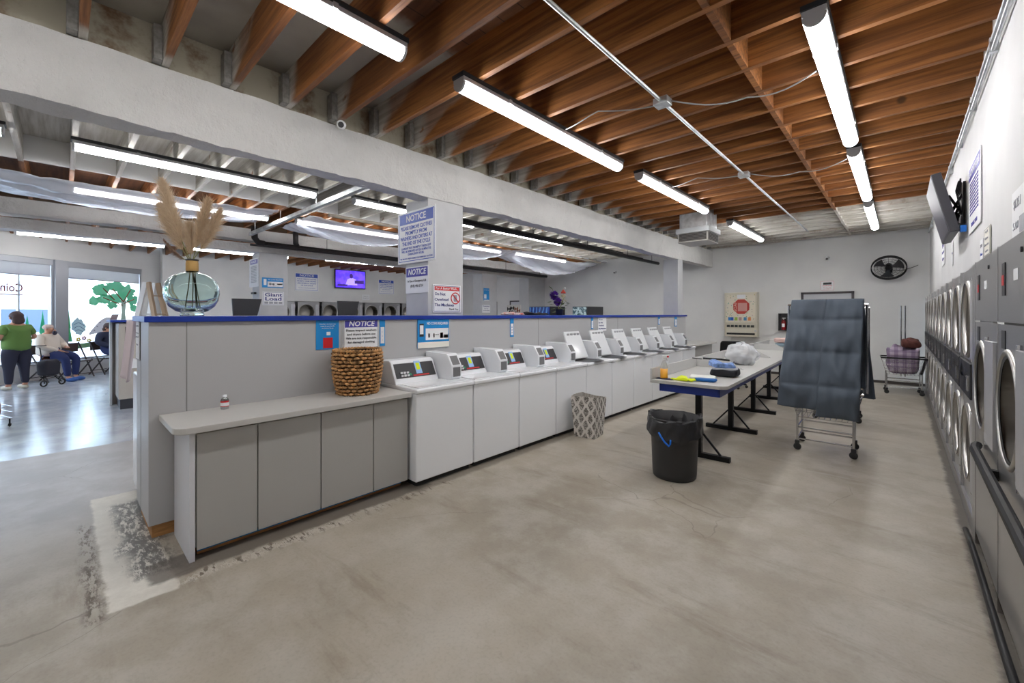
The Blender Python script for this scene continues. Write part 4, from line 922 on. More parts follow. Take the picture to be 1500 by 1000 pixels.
mk_ = n.math('MAXIMUM', cellmask(.0, .0), cellmask(.5, .5))
mk_ = n.mul(mk_, n.ramp(n.noise(95, 2, vec=ob), .38, .5))
DAM = n.out(n.mix(mk_, lin(214,210,204), lin(104,99,94)), .9)
def hampf(u, v, ins=0):
    a = u*4; side = int(a) % 4; f = a-int(a); s = .135+.035*v-ins
    pr = [(-s+2*s*f,-s),(s,-s+2*s*f),(s-2*s*f,s),(-s,s-2*s*f)][side]
    bulge = 1+.05*math.sin(PI*f)*(.3+v*.3)*(-1 if v > .8 else 1)
    return (pr[0]*bulge, pr[1]*bulge, (.50+.02*math.sin(a*2.2))*v+.004)
MB().grid(lambda u, v: hampf(u, v), 48, 12, wrapu=True).box(-.134,.134,-.134,.134,0,.006).build('outer', DAM, hp, smooth=False, solid=.003)
n = NB('striped_lining'); tcn = n.nt.nodes.new('ShaderNodeTexCoord'); sx = n.nt.nodes.new('ShaderNodeSeparateXYZ'); n.nt.links.new(tcn.outputs['Object'], sx.inputs[0])
sm = n.math('FRACT', n.mul(n.math('ADD', sx.outputs[0], sx.outputs[1]), 45)); LIN = n.out(n.mix(n.ramp(sm, .45, .55), lin(150,144,136), lin(190,186,178)), .9)
MB().grid(lambda u, v: hampf(u, v, .01), 48, 12, wrapu=True).build('lining', LIN, hp, solid=.002)
# ------------------------------------------------------------------ folding table
TA = R(2.2)
tb = thing('folding_table', 'long grey laundry folding table with blue apron and black pedestal legs', 'folding table', (-1.60,4.32,0), TA)
TL = 6.9; cr_ = .09
TT = mat('table_laminate', lin(188,187,184), .3, bump=.03)
pol = [(-.375,0)]+[(.375-cr_+cr_*math.sin(a), cr_-cr_*math.cos(a)) for a in [i*PI/2/8 for i in range(9)]]+[(.375,TL),(-.375,TL)]
MB().prism(pol, 'z', .818, .852).build('table_top', TT, tb, bevel=.003)
ap = MB(); ap.box(-.30,.30,.07,.095,.73,.817); ap.box(.275,.30,.07,TL-.07,.73,.817); ap.box(-.30,-.275,.07,TL-.07,.73,.817); ap.build('apron', BLUE, tb)['label'] = 'blue apron'
dvd = MB(); dvd.box(-.374,-.355,.0,TL,.852,.97)
for y in (1.5,3.35,5.1,6.75): dvd.prism([(-.355,.852),(.22,.852),(.02,.965),(-.355,.965)], 'y', y, y+.018)
dvd.build('divider', mat('divider_laminate', lin(202,202,200), .35), tb)
for i, y in enumerate((.42,1.78,3.17,4.5,5.8)):
    lg = MB().box(-.03,.03,y-.03,y+.03,.05,.817).build('leg', BLACK, tb)
    MB().box(-.31,.31,y-.03,y+.03,.0,.05).build('foot_bar', BLACK, lg)
    q = MB(); q.bar((-.22,y,.05),(-.03,y,.27),.018); q.bar((.22,y,.05),(.03,y,.27),.018); q.build('brace', BLACK, lg)
def tpos(x, y, z=.853): v = Matrix.Rotation(TA, 3, 'Z') @ Vector((x, y, 0)); return (-1.60+v.x, 4.32+v.y, z)
def soft(w, d, h, amp=.02, seed=0, sc=9, nn=(28,22)):
    # puffy slab: closed surface
    def fn(u, v):
        th = 2*PI*u; ph = PI*(v-.5); sg = lambda x, p: math.copysign(abs(x)**p, x)
        x = w/2*sg(math.cos(th), .35)*sg(math.cos(ph), .3); y = d/2*sg(math.sin(th), .35)*sg(math.cos(ph), .3); z = h/2*sg(math.sin(ph), .55)+h/2
        nz_ = noise.noise(Vector((x*sc+seed, y*sc, z*sc)))*amp
        fold = 1+.10*math.sin(3.1*seed+x*38+y*21)*min(1, amp*4)
        return (x*(1+nz_*1.2), y*(1+nz_*1.2), max(0, z*(1+nz_*1.6)*fold))
    return MB().grid(fn, nn[0], nn[1], wrapu=True)
sp = thing('spray_bottle', 'clear spray bottle half full of orange liquid with red nozzle', 'spray bottle', tpos(-.27,.12,.862), TA)
MB().lathe([(0,.0),(.034,.0),(.038,.01),(.038,.11),(.03,.15),(.016,.185),(.013,.2),(0,.2)], 24).build('body', mat('milky_plastic', (.85,.85,.82,1), .25, trans=.5), sp, smooth=True)
MB().lathe([(0,.002),(.0385,.002),(.0388,.01),(.0388,.105),(0,.105)], 24).build('liquid', mat('orange_liquid', lin(236,168,50), .3), sp, smooth=True)
MB().tube([(0,0,.2),(0,0,.225)], .014, 10).box(-.015,.035,-.011,.011,.222,.245).build('spray_head', SWHITE, sp)
MB().box(.035,.05,-.010,.010,.224,.243).build('nozzle', SRED, sp); MB().bar((.025,0,.225),(.035,0,.19),.008).build('trigger', SWHITE, sp)
def cloth(name, w, d, h, loc, rz, m, label, cat, seed, amp=.05):
    o = soft(w, d, h, amp, seed).build(name, m, smooth=True); o.location = loc; o.rotation_euler = (0,0,rz); return tag(o, label, cat)
cloth('dark_rag', .19,.10,.008, tpos(-.26,.12,.853), TA, mat('navy_rag', lin(52,56,82), .9), 'flat dark grey-blue rag under the spray bottle', 'rag', 1)
cloth('glove', .20,.09,.035, tpos(-.11,.13), TA-.1, YEL, 'crumpled neon yellow rubber glove beside the spray bottle', 'glove', 2, .5)
q = MB()
for k2 in range(4): a = -.5+.28*k2; q.tube([(.06,.0,.015),(.12+.01*k2,.02*(k2-1.5),.018),(.15,.028*(k2-1.5),.01)], [.014,.012,.007], 6)
fg = q.build('fingers', YEL, bpy.data.objects['glove'], smooth=True)
cloth('folded_cloth', .26,.22,.03, tpos(.04,.42), TA+.2, mat('white_cloth', lin(214,214,210), .85, bump=.3), 'folded white cloth behind the blue one on the folding table', 'cloth', 3)
cloth('folded_cloth', .20,.12,.03, tpos(.12,.24), TA+.05, mat('blue_cloth', lin(26,92,160), .85, bump=.3), 'small folded bright blue cloth near the table corner', 'cloth', 4, .1)
o = cloth('folded_trousers', .28,.25,.09, tpos(.17,.78), TA+.1, mat('black_cloth', lin(30,31,38), .8, bump=.4), 'folded black garments at the bottom of the clothes stack', 'clothes', 5, .12)
o = cloth('folded_shirt', .26,.23,.03, tpos(.17,.78,.922), TA+.15, mat('lightgrey_cloth', lin(170,172,178), .85), 'folded pale grey shirt in the middle of the clothes stack', 'clothes', 6, .1)
o = cloth('folded_shirt', .25,.23,.065, tpos(.16,.78,.945), TA+.3, mat('blue_shirt', lin(120,150,205), .85, var=.35, vscale=25, bump=.5, bscale=20), 'crumpled light blue shirt on top of the clothes stack', 'clothes', 7, .35)
tag(MB().tube([tpos(-.2,1.25,.99),tpos(.0,1.3,.985),tpos(.1,1.28,.98)], .012, 8).build('umbrella', BLACK), 'thin folded black umbrella lying across the table divider', 'umbrella')
tag(MB().tube([tpos(-.35,1.32,.978),tpos(-.22,1.27,.978)], .006, 8).build('black_rod', BLACK), 'thin black rod on the table divider edge', 'rod')
# plastic bag
bg = thing('laundry_bag', 'knotted clear plastic bag of grey laundry on the folding table', 'bag', tpos(.05,2.15))
soft(.24,.26,.12,.3,11).build('contents', mat('grey_laundry', lin(110,110,118), .9, var=.3, vscale=20), bg, smooth=True)['label'] = 'grey folded laundry inside'
PBG = bpy.data.materials.new('bag_film'); PBG.use_nodes = True; b_ = PBG.node_tree.nodes['Principled BSDF']; b_.inputs['Base Color'].default_value = (.86,.89,.92,1); b_.inputs['Alpha'].default_value = .48; b_.inputs['Roughness'].default_value = .15
def bgf(u, v):
    th = 2*PI*u; ph = PI*(v-.5); r_ = math.cos(ph)**.6; nz_ = 1+.22*noise.noise(Vector((math.cos(th)*2.5, math.sin(th)*2.5, v*5)))+.06*noise.noise(Vector((math.cos(th)*9, math.sin(th)*9, v*14)))
    return (.2*math.cos(th)*r_*nz_, .17*math.sin(th)*r_*nz_, max(.001, .13+.14*math.sin(ph)*nz_))
MB().grid(bgf, 60, 40, wrapu=True).build('film', PBG, bg, smooth=True)
q = MB(); q.tube([(-.02,0,.24),(-.06,.01,.285),(.02,.02,.30),(.07,.0,.26),(.02,0,.23)], .02, 8); q.build('knot', PBG, bg, smooth=True)
# towels at the far end
cloth('folded_towel', .36,.3,.07, tpos(.0,6.35), TA, mat('slate_towel', lin(132,152,164), .9, bump=.4), 'folded pale blue towel under the pink one at the table end', 'towel', 21)
cloth('folded_towel', .34,.28,.10, tpos(-.02,6.35,.934), TA, mat('pink_towel', lin(212,182,176), .9, bump=.4), 'folded pink towel on the pale blue one at the table end', 'towel', 22)
cloth('folded_garment', .18,.2,.08, tpos(.26,6.3,.853), TA, BLACK, 'folded black garment beside the towels', 'clothes', 23, .2)
# black chair behind table
chm = BLACK
ch = thing('office_chair', 'low black padded chair half hidden behind the folding table', 'chair', (-2.62,9.7,0), R(20))
soft(.42,.42,.08,.02,3).build('seat', chm, ch, smooth=True).location = (0,0,.44)
MB().prism([(-.2,.62),(.2,.62),(.23,.7),(.22,.93),(.18,.97),(-.18,.97),(-.22,.93),(-.23,.7)], 'y', .2, .25).build('backrest', chm, ch, bevel=.02, seg=3)
MB().bar((0,.22,.62),(0,.2,.44),.05,.02).build('back_support', STEEL, ch); MB().tube([(0,0,.44),(0,0,.1)], .025, 10).build('stem', STEEL, ch)
for k2 in range(5):
    a = 2*PI*k2/5; lg = MB().bar((0,0,.1),(.26*math.cos(a),.26*math.sin(a),.07),.04,.03).build('leg', chm, ch); MB().blob((.26*math.cos(a),.26*math.sin(a),.03),(.03,.03,.03),2).build('caster', RUB, lg, smooth=True)
# ------------------------------------------------------------------ laundry carts
def make_cart(name, label, loc, rz, post=True, ph=1.70, side=False):
    t = thing(name, label, 'laundry cart', loc, rz, 'wire laundry carts')
    W, D = .5, .42; TW, TD = .66, .50
    b_ = MB()
    for z in (.26,.13):
        b_.tube([(-W/2,-D/2,z),(W/2,-D/2,z),(W/2,D/2,z),(-W/2,D/2,z)], .009, 6, True)
    for x in (-W/2,W/2):
        for y in (-D/2,D/2): b_.tube([(x,y,.10),(x,y,.40)], .011, 8)
    b_.build('base_frame', CHROME, t)
    for x in (-W/2,W/2):
        for y in (-D/2,D/2):
            cs = MB().box(x-.022,x+.022,y-.018,y+.018,.075,.11).build('caster', mat('caster_dark', lin(60,60,62), .4, .5), t)
            MB().lathe([(0,-.012),(.034,-.012),(.038,-.006),(.038,.006),(.034,.012),(0,.012)], 20, (x,.038), 'y', Matrix.Translation((0,y,0))).build('wheel', RUB, cs, smooth=True)
    w_ = MB()
    def pt_(x, y, f): return (x*(W/2+(TW-W)/2*f), y*(D/2+(TD-D)/2*f), .38+.32*f)
    for f in (0,.2,.4,.6,.8): w_.tube([pt_(-1,-1,f),pt_(1,-1,f),pt_(1,1,f),pt_(-1,1,f)], .003, 5, True)
    for i in range(11):
        s = -1+2*i/10
        for sg in (-1,1): w_.tube([pt_(s,sg,0),pt_(s,sg,1)], .0025, 5); w_.tube([pt_(sg,s,0),pt_(sg,s,1)], .0025, 5)
        w_.tube([pt_(s,-1,0),pt_(s,1,0)], .0025, 5)
    w_.build('wire_mesh', CHROME, t)
    MB().tube([pt_(-1,-1,1),pt_(1,-1,1),pt_(1,1,1),pt_(-1,1,1)], .014, 8, True).build('rim', BLACK if side else CHROME, t)
    if post:
        for sx_ in (-1,1): MB().tube([(sx_*(TW/2+.03),0,.68),(sx_*(TW/2+.03),0,ph)], .012, 8).build('post', CHROME, t)
        MB().tube([(-TW/2-.04,0,ph),(TW/2+.04,0,ph)], .012, 8).build('hanging_bar', CHROME, t)
    else:
        for dx in (-.02,.04): MB().tube([(dx,TD/2,.3),(dx,TD/2,ph)], .013, 8).build('post', CHROME, t)
    return t
c1 = make_cart('laundry_cart', 'chrome laundry cart with hanging bar carrying the grey comforter', (-.63,5.97,0), R(2), ph=1.655)
c2 = make_cart('laundry_cart', 'chrome laundry cart behind the comforter with a blue bundle inside', (-.70,7.9,0), R(2), ph=1.64)
c3 = make_cart('laundry_cart', 'wire cart with dark rim and plaid laundry by the rear wall', (.03,11.25,0), R(3), post=False, ph=1.72, side=True)
c4 = make_cart('laundry_cart', 'wire cart parked beyond the folding table legs', (-1.05,9.4,0), R(10), ph=1.5)
# comforter draped over the bar
cf = thing('comforter', 'big blue-grey quilted comforter draped over the cart hanging bar', 'comforter', (-.63,5.97,0), R(2))
QM = mat('comforter_fabric', lin(84,94,106), .75, bump=.35, bscale=14)
def comf(x0t, x1t, x0b, x1b, zb, yb):
    def fn(u, v):
        # v 0 front hem .. .62 top .. 1 back hem
        if v < .62: f = v/.62; z = zb+(1.71-zb)*f; y = -.05-yb*min(1, (1-f)/.78)**.75+.03*max(0,.2-f)*5
        else: f = 1-(v-.62)/.38*.85; z = 1.71-(1-f)*.95; y = .05+(1-f)*.27
        top = max(0, min(1, (z-zb)/(1.70-zb)))
        x = (x0b+(x1b-x0b)*u)*(1-top)+(x0t+(x1t-x0t)*u)*top
        puff = .05*abs(math.sin(PI*(z-.05)/.36))**.5*abs(math.sin(PI*u))**.45
        edge = math.sin(PI*u)**.3
        wr = .035*noise.noise(Vector((x*6, z*2.2, 1)))+.020*noise.noise(Vector((x*15, z*6, 4)))+.016*math.sin(x*26+z*4+3*noise.noise(Vector((x*3,z*3,9))))*(1-top*.6)
        sgn = -1 if v < .62 else 1
        capz = .02*math.cos(min(1, abs(v-.62)/.05)*PI/2) if abs(v-.62) < .05 else 0
        return (x, y+sgn*(puff+wr), z+capz)
    return fn
MB().grid(comf(-.325,.015,-.44,-.02,.50,.27), 40, 110).build('quilt_half', QM, cf, smooth=True, solid=.035)
MB().grid(comf(.0,.335,-.07,.30,.43,.295), 40, 110).build('quilt_half', QM, cf, smooth=True, solid=.035)
def backf(u, v):
    z = 1.70-1.12*v; x = .02+(.31+.10*v)*u; y = .06+.30*min(1, v/.7)**.8+.04*abs(math.sin(PI*z/.34))**.6*math.sin(PI*u)**.4+.02*noise.noise(Vector((x*9, z*4, 3)))
    return (x, y, z)
MB().grid(backf, 20, 60).build('quilt_back', QM, cf, smooth=True, solid=.03)
bl_ = soft(.44,.36,.70,.15,31,5).build('blue_bundle', mat('royal_blue_cloth', lin(20,80,215), .6, bump=.3), smooth=True); bl_.location = (-.66,7.9,.39); tag(bl_, 'royal blue cloth bundle in the cart behind the comforter', 'laundry')
n = NB('plaid'); tcn = n.nt.nodes.new('ShaderNodeTexCoord'); sx = n.nt.nodes.new('ShaderNodeSeparateXYZ'); n.nt.links.new(tcn.outputs['Object'], sx.inputs[0])
a1 = n.ramp(n.math('SINE', n.mul(sx.outputs[0], 52)), -.2, .3); a2 = n.ramp(n.math('SINE', n.mul(sx.outputs[2], 60)), -.2, .3)
PL = n.out(n.mix(n.mul(a2, .5), n.mix(n.mul(a1, .6), lin(176,162,180), lin(112,90,122)), lin(96,78,108)), .9)
pb = soft(.46,.37,.50,.15,41,6).build('plaid_blanket', PL, smooth=True); pb.location = (.02,11.24,.388); tag(pb, 'purple plaid blanket heaped in the wire cart by the rear wall', 'blanket')
rb = soft(.26,.3,.15,.5,43,6).build('brown_clothes', mat('rust_cloth', lin(104,62,56), .9, var=.3, vscale=15), smooth=True); rb.location = (.14,11.26,.90); tag(rb, 'rust brown clothes beside the plaid blanket in the cart', 'clothes')
# ------------------------------------------------------------------ far wall items
vm = thing('soap_vending_machine', 'cream wall vending machine with red octagon on the rear wall', 'vending machine', (-3.55,12.6,.95))
CRM = mat('cream_enamel', lin(214,208,190), .4)
MB().box(0,.80,-.22,0,0,1.18).build('body', CRM, vm, bevel=.01)
n = NB('speckled_card'); vo = n.nt.nodes.new('ShaderNodeTexVoronoi'); vo.inputs['Scale'].default_value = 19; tcn = n.nt.nodes.new('ShaderNodeTexCoord'); n.nt.links.new(tcn.outputs['Object'], vo.inputs['Vector'])
sk = n.math('SUBTRACT', 1, n.ramp(vo.outputs['Distance'], .2, .3)); n.out(n.mix(n.mul(sk, .85), lin(222,214,196), n.mix(.55, vo.outputs['Color'], lin(60,60,70))), .3)
MB().box(.05,.75,-.226,-.22,.40,1.12).build('display_card', MATS['speckled_card'], vm)
q = MB(); q.box(.02,.78,-.24,-.22,1.12,1.15); q.box(.02,.05,-.24,-.22,.05,1.15); q.box(.75,.78,-.24,-.22,.05,1.15); q.box(.02,.78,-.24,-.22,.36,.40); q.build('frame', CRM, vm, bevel=.003)
oc = MB().prism([(.42+.21*math.cos(R(22.5+45*i)), .80+.21*math.sin(R(22.5+45*i))) for i in range(8)], 'y', -.232, -.226).build('octagon', mat('octagon_red', lin(186,62,52), .4), vm)
lettering(vm, 'SOAP', .28, .80, .11, mat('octagon_pale', lin(214,170,156), .4), y=-.234, rot=(PI/2, -PI/2, 0), bold=.01)
MB().box(.34,.56,-.235,-.232,.68,.90).build('octagon_panel', mat('octagon_faded', lin(204,150,142), .4), oc)
MB().box(.32,.52,-.232,-.226,1.02,1.13).build('tag_card', PAPER, vm)
for i, (x, c_) in enumerate(((.14,lin(60,130,200)),(.2,lin(40,90,180)),(.30,lin(160,190,80)),(.40,lin(190,150,150)),(.52,lin(80,140,180)),(.62,lin(230,150,90)))): MB().box(x-.04,x+.03,-.232,-.226,.43,.52).build('product_picture', mat('prod_%d' % i, c_, .4), vm)
for i in range(7): MB().box(.07+.097*i,.14+.097*i,-.245,-.22,.25,.31).build('coin_slide', mat('slide_grey', lin(80,84,82), .4, .5), vm)
MB().box(.06,.74,-.226,-.2,.05,.10).build('delivery_slot', DARK, vm); MB().lathe([(0,-.03),(.025,-.03),(.025,0)], 14, (.76,.16), 'y', Matrix.Translation((0,-.22,0))).build('lock', STEEL, vm)
fe = thing('mounted_extinguisher_box', 'dark recessed fire extinguisher box on the rear wall', 'fire extinguisher cabinet', (-2.3,12.6,1.13))
q = MB(); q.box(0,.22,-.14,-.0,0,.02); q.box(0,.22,-.14,0,.42,.44); q.box(0,.02,-.14,0,0,.44); q.box(.20,.22,-.14,0,0,.44); q.box(0,.22,-.02,0,0,.44); q.build('box', mat('cabinet_dark', lin(70,66,68), .4), fe)
ex = thing('fire_extinguisher', 'small red fire extinguisher inside the dark wall box', 'fire extinguisher', (-2.19,12.52,1.152))
MB().lathe([(0,0),(.045,0),(.048,.01),(.048,.2),(.03,.24),(.014,.25),(0,.25)], 20).build('cylinder', mat('extinguisher_red', lin(150,30,36), .3), ex, smooth=True)
MB().tube([(0,0,.25),(0,0,.29)], .014, 8).box(-.03,.04,-.01,.01,.285,.31).build('handle', STEEL, ex); MB().box(-.03,.03,-.052,-.047,.07,.16).build('label', PAPER, ex)
def door(i, x0, x1, z1, yw=YF):
    d_ = thing('door_%d' % i, None, None, (0,yw,0), 0, kind='structure')
    q = MB(); q.box(x0,x0+.05,-.03,0,0,z1); q.box(x1-.05,x1,-.03,0,0,z1); q.box(x0,x1,-.03,0,z1-.05,z1); q.build('door_frame', mat('door_frame_dark', lin(74,70,74), .5), d_)
    MB().box(x0+.05,x1-.05,-.012,0,.01,z1-.05).build('door_leaf', mat('door_leaf_white', lin(196,198,204), .4), d_)
    MB().tube([(x1-.12,-.012,1.0),(x1-.12,-.06,1.0),(x1-.2,-.06,1.0)], .01, 8).build('door_handle', STEEL, d_)
door(1, -1.83, -.80, 2.09); door(2, -13.8, -12.55, 2.08); door(3, -11.8, -10.9, 2.1)
sign('warning_sign', 'small red and white surveillance warning sign above the rear door', 'sign', (-1.44,12.598,2.12), 0, .27, .23, SWHITE, .004, None, [('b',.02,SRED), ('r',.2,.62,.8,.85,SBLACK,'camera_symbol'), T('WARNING',.5,.18,SRED,.7,.01), T('24 hour video',.32,.1,SRED,.6), T('surveillance',.18,.1,SRED,.6)])
fn_ = thing('wall_fan', 'round black wall fan tilted down on the rear wall', 'fan', (-.2,12.6,2.56))
MBm = Matrix.Translation((0,-.32,0)) @ Matrix.Rotation(R(38), 4, 'X')
def rot(mb): mb.v = [MBm @ v for v in mb.v]; return mb
q = MB()
for r_ in (.29,.24,.19,.13,.07):
    for yy in ((-.06,.05) if r_ < .28 else (-.03,.0,.03)): q.tube([(r_*math.cos(a), yy*(1.15-r_*2 if r_ < .28 else 1), r_*math.sin(a)) for a in [2*PI*i/40 for i in range(40)]], .0022 if r_ < .28 else .009, 5, True)
for i in range(20):
    a = 2*PI*i/20
    for s in (-1,1): q.tube([(.05*math.cos(a), s*.065, .05*math.sin(a)), (.2*math.cos(a), s*.055, .2*math.sin(a)), (.29*math.cos(a), s*.02, .29*math.sin(a))], .0014, 4)
rot(q).build('cage', BLACK, fn_)
q = MB()
for i in range(3):
    a = 2*PI*i/3+.4
    def bl(u, v, a=a):
        r_ = .05+.2*u; t_ = a+(v-.5)*1.0*(.5+.5*u); return (r_*math.cos(t_), .03*(v-.5), r_*math.sin(t_))
    q.grid(bl, 8, 6)
rot(q).build('blade', mat('fan_blade', lin(52,52,54), .4), fn_, solid=.003)
rot(MB().lathe([(0,-.05),(.05,-.045),(.06,-.02),(.06,.08),(.045,.13),(0,.14)], 20, (0,0), 'y')).build('motor', BLACK, fn_, smooth=True)
MB().bar((0,0,0),(0,-.25,0),.04).box(-.06,.06,-.012,0,-.09,.09).build('bracket', BLACK, fn_)
MB().tube([(.08,-.26,-.06),(.25,-.12,-.05),(.42,-.03,.02),(.47,-.01,.05)], .006, 6).build('power_cord', BLACK, fn_)
# items on the cap far along
pl = thing('potted_flowers', 'black pot of purple and cream artificial flowers with a small red hat', 'plant', (-4.06,5.5,1.536)); pl.scale = (1.3,1.3,1.3)
MB().lathe([(0,0),(.042,0),(.05,.07),(.054,.075),(.0,.072)], 20).build('pot', mat('pot_dark', lin(40,42,54), .5), pl, smooth=True)
q = MB(); LEAF = mat('leaf_green', lin(78,104,58), .6, var=.3, vscale=20)
def leaf(mb, c, d, L, w):
    c = Vector(c); d = Vector(d).normalized(); s = d.cross(Vector((.2,.1,1))).normalized()
    mb.add([c, c+d*L*.4+s*w, c+d*L, c+d*L*.4-s*w, c+d*L*.5+Vector((0,0,-.006))], [(0,1,4),(1,2,4),(2,3,4),(3,0,4)])
for (r_, z, dr, dz) in ((-.12,.32,-.6,.5),(-.13,.17,-1,-.2),(-.09,.13,-1,.1),(-.06,.09,-.9,-.3),(.10,.14,1,.1),(.08,.11,1,.4),(.04,.07,.9,.2),(.0,.1,.3,-.2),(.1,.17,.9,-.3),(-.05,.05,-1,-.4),(.03,.12,.5,.4)):
    leaf(q, rv(r_*.7, z, random.uniform(-.02,.02)), Vector(rv(dr, dz, random.uniform(-.4,.4))), .07, .028)
q.build('leaves', LEAF, pl)
q = MB()
for (r_, z) in ((-.07,.24),(-.02,.16),(.06,.22),(.05,.18),(-.09,.33)): q.tube([(0,0,.06), rv(r_*.4,z*.6), rv(r_,z)], .003, 5)
q.build('stems', STEM, pl)
PUR = mat('petal_purple', lin(92,40,160), .7, var=.3, vscale=30)
for (r_, z, rad) in ((-.065,.245,.06),(-.018,.165,.055)):
    q = MB(); c0 = Vector(rv(r_, z)); rn = random.Random(int(z*100))
    for i in range(130):
        d = Vector((rn.gauss(0,1), rn.gauss(0,1), rn.gauss(0,1))).normalized(); leaf(q, c0+d*rad*.35, d, rad*.75, .016)
    q.build('blossom', PUR, pl)
q = MB(); c0 = Vector(rv(.045,.20)); rn = random.Random(5)
for i in range(24):
    d = Vector((rn.gauss(0,1), rn.gauss(0,1), rn.gauss(0,1.4))).normalized(); leaf(q, c0+d*.02, d, .05, .014)
q.build('blossom', mat('petal_cream', lin(214,206,176), .7), pl)['label'] = 'cream blossom'
MB().lathe([(.034,0),(.03,.012),(.012,.04),(0,.05)], 16, M=Matrix.Translation(Vector(rv(.05,.27)))).build('hat', mat('hat_red', lin(170,60,46), .8), pl, smooth=True); MB().blob(rv(.07,.335), (.013,.013,.013), 2).build('pompom', SWHITE, pl, smooth=True)
o = cloth('folded_garment', .22,.42,.035, (-4.2,4.55,1.536), .1, mat('red_white_cloth', lin(196,90,76), .9, col2=lin(224,220,214), vscale=28), 'red and white patterned garment lying on the partition cap', 'clothes', 51, .3)
o = cloth('folded_garment', .22,.40,.04, (-4.2,5.05,1.536), .1, mat('dark_garment', lin(30,30,36), .9), 'dark garment lying on the partition cap near the flowers', 'clothes', 52, .4)
# vending machines beyond
def vend(name, label, x0, x1, y0, y1, z, fm, sm):
    t = thing(name, label, 'vending machine', (x0,y0,0)); MB().box(0,x1-x0,.02,y1-y0,.05,z).build('cabinet', sm, t, bevel=.01); MB().box(.02,x1-x0-.02,0,.02,.1,z-.02).build('front_panel', fm, t)
    for x in (.04,x1-x0-.08):
        for y in (.06,y1-y0-.1): MB().box(x,x+.04,y,y+.04,0,.05).build('foot', BLACK, t)
    return t
n = NB('wave_graphic'); wv = n.nt.nodes.new('ShaderNodeTexWave'); wv.inputs['Scale'].default_value = 2.4; wv.inputs['Distortion'].default_value = 6; n.nt.links.new(n.pos, wv.inputs['Vector'])
n.out(n.mix(n.ramp(wv.outputs['Fac'], .6, .95), lin(14,50,130), lin(80,140,215)), .25)
n = NB('ice_graphic'); q_ = n.noise(14, 4); n.out(n.mix(n.ramp(q_, .42, .56), lin(60,90,100), lin(190,214,218)), .25)
vend('drinks_vending_machine', 'vending machine with blue wave picture seen over the partition cap', -8.22, -7.42, 9.6, 10.35, 1.775, MATS['wave_graphic'], mat('vending_black', lin(36,36,40), .4))
vend('drinks_vending_machine', 'black vending machine with icy picture behind the potted flowers', -7.0, -6.5, 10.1, 11.0, 1.77, MATS['ice_graphic'], mat('vending_charcoal', lin(46,46,50), .4))
hk = thing('bow_display', 'small rack of dark and brown hair bows seen over the cap', 'display rack', (-9.2,10.0,0))
MB().box(-.3,.3,-.01,.01,1.35,1.85).build('backing', mat('pale_board', lin(206,204,200), .7), hk); MB().box(-.02,.02,-.02,.02,0,1.35).box(-.2,.2,-.2,.2,0,.03).build('stand', STEEL, hk)
for i, (x, z, c_) in enumerate(((-.2,1.72,BLACK),(-.05,1.75,BLACK),(-.12,1.62,BLACK),(.12,1.72,mat('bow_brown', lin(130,80,56), .7)),(.22,1.66,MATS['bow_brown']),(.05,1.6,mat('bow_grey', lin(140,134,130), .7)))):
    MB().add([(x,-.03,z),(x-.07,-.03,z+.06),(x-.07,-.03,z-.06),(x+.07,-.03,z+.06),(x+.07,-.03,z-.06)], [(0,1,2),(0,4,3)]).build('bow', c_, hk, solid=.02)
# ------------------------------------------------------------------ chairs by the window
def make_chair():
    t = thing('folding_chair', '', 'chair', (0,0,0)); M_ = mat('chair_metal', lin(70,66,66), .4, .5)
    MB().box(-.2,.2,-.2,.2,.395,.425).build('seat', mat('chair_seat', lin(72,64,62), .6), t, bevel=.01)
    MB().box(-.2,.2,.20,.22,.62,.84).build('backrest', mat('chair_back', lin(66,52,46), .6), t, bevel=.008)
    for x in (-.21,.21):
        MB().bar((x,.21,.85),(x,-.22,0),.022).build('leg', M_, t); MB().bar((x*.95,-.18,.44),(x*.95,.24,0),.022).build('leg', M_, t)
    MB().bar((-.2,-.17,.1),(.2,-.17,.1),.015).bar((-.2,.2,.1),(.2,.2,.1),.015).build('stretcher', M_, t)
    return t
c0 = make_chair()
for i, (u, lb) in enumerate(((.50,'folding chair under the seated person in the pale sweater'),(1.16,'empty brown folding chair beside the person in the pale sweater'),(1.84,'folding chair carrying the person in the dark jacket behind the island'),(2.5,'folding chair at the end of the row by the wall corner'))):
    o = c0 if i == 0 else dup(c0); o.location = wloc(u, .42); o.rotation_euler = (0,0,WA+(.3 if i == 0 else 0)); tag(o, lb, None, 'folding chairs under the shop window')
# ------------------------------------------------------------------ people
def skinmesh(name, chains, m, parent, sub=2):
    me = bpy.data.meshes.new(name); bm = bmesh.new(); sk = bm.verts.layers.skin.verify(); V = {}
    first_ = True
    for chn in chains:
        pv = None
        for (key, co, r) in chn:
            if key in V: v = V[key]
            else:
                v = bm.verts.new(co); V[key] = v; rr_ = r if isinstance(r, tuple) else (r, r); v[sk].radius = rr_
                if first_: v[sk].use_root = True; first_ = False
            if pv is not None and bm.edges.get((pv, v)) is None: bm.edges.new((pv, v))
            pv = v
    bm.to_mesh(me); bm.free(); me.materials.append(m)
    o = bpy.data.objects.new(name, me); COL.objects.link(o); o.parent = parent
    md = o.modifiers.new('k', 'SKIN'); md.use_smooth_shade = True; md = o.modifiers.new('u', 'SUBSURF'); md.levels = md.render_levels = sub
    return o
SKIN = mat('skin', lin(198,148,124), .55)
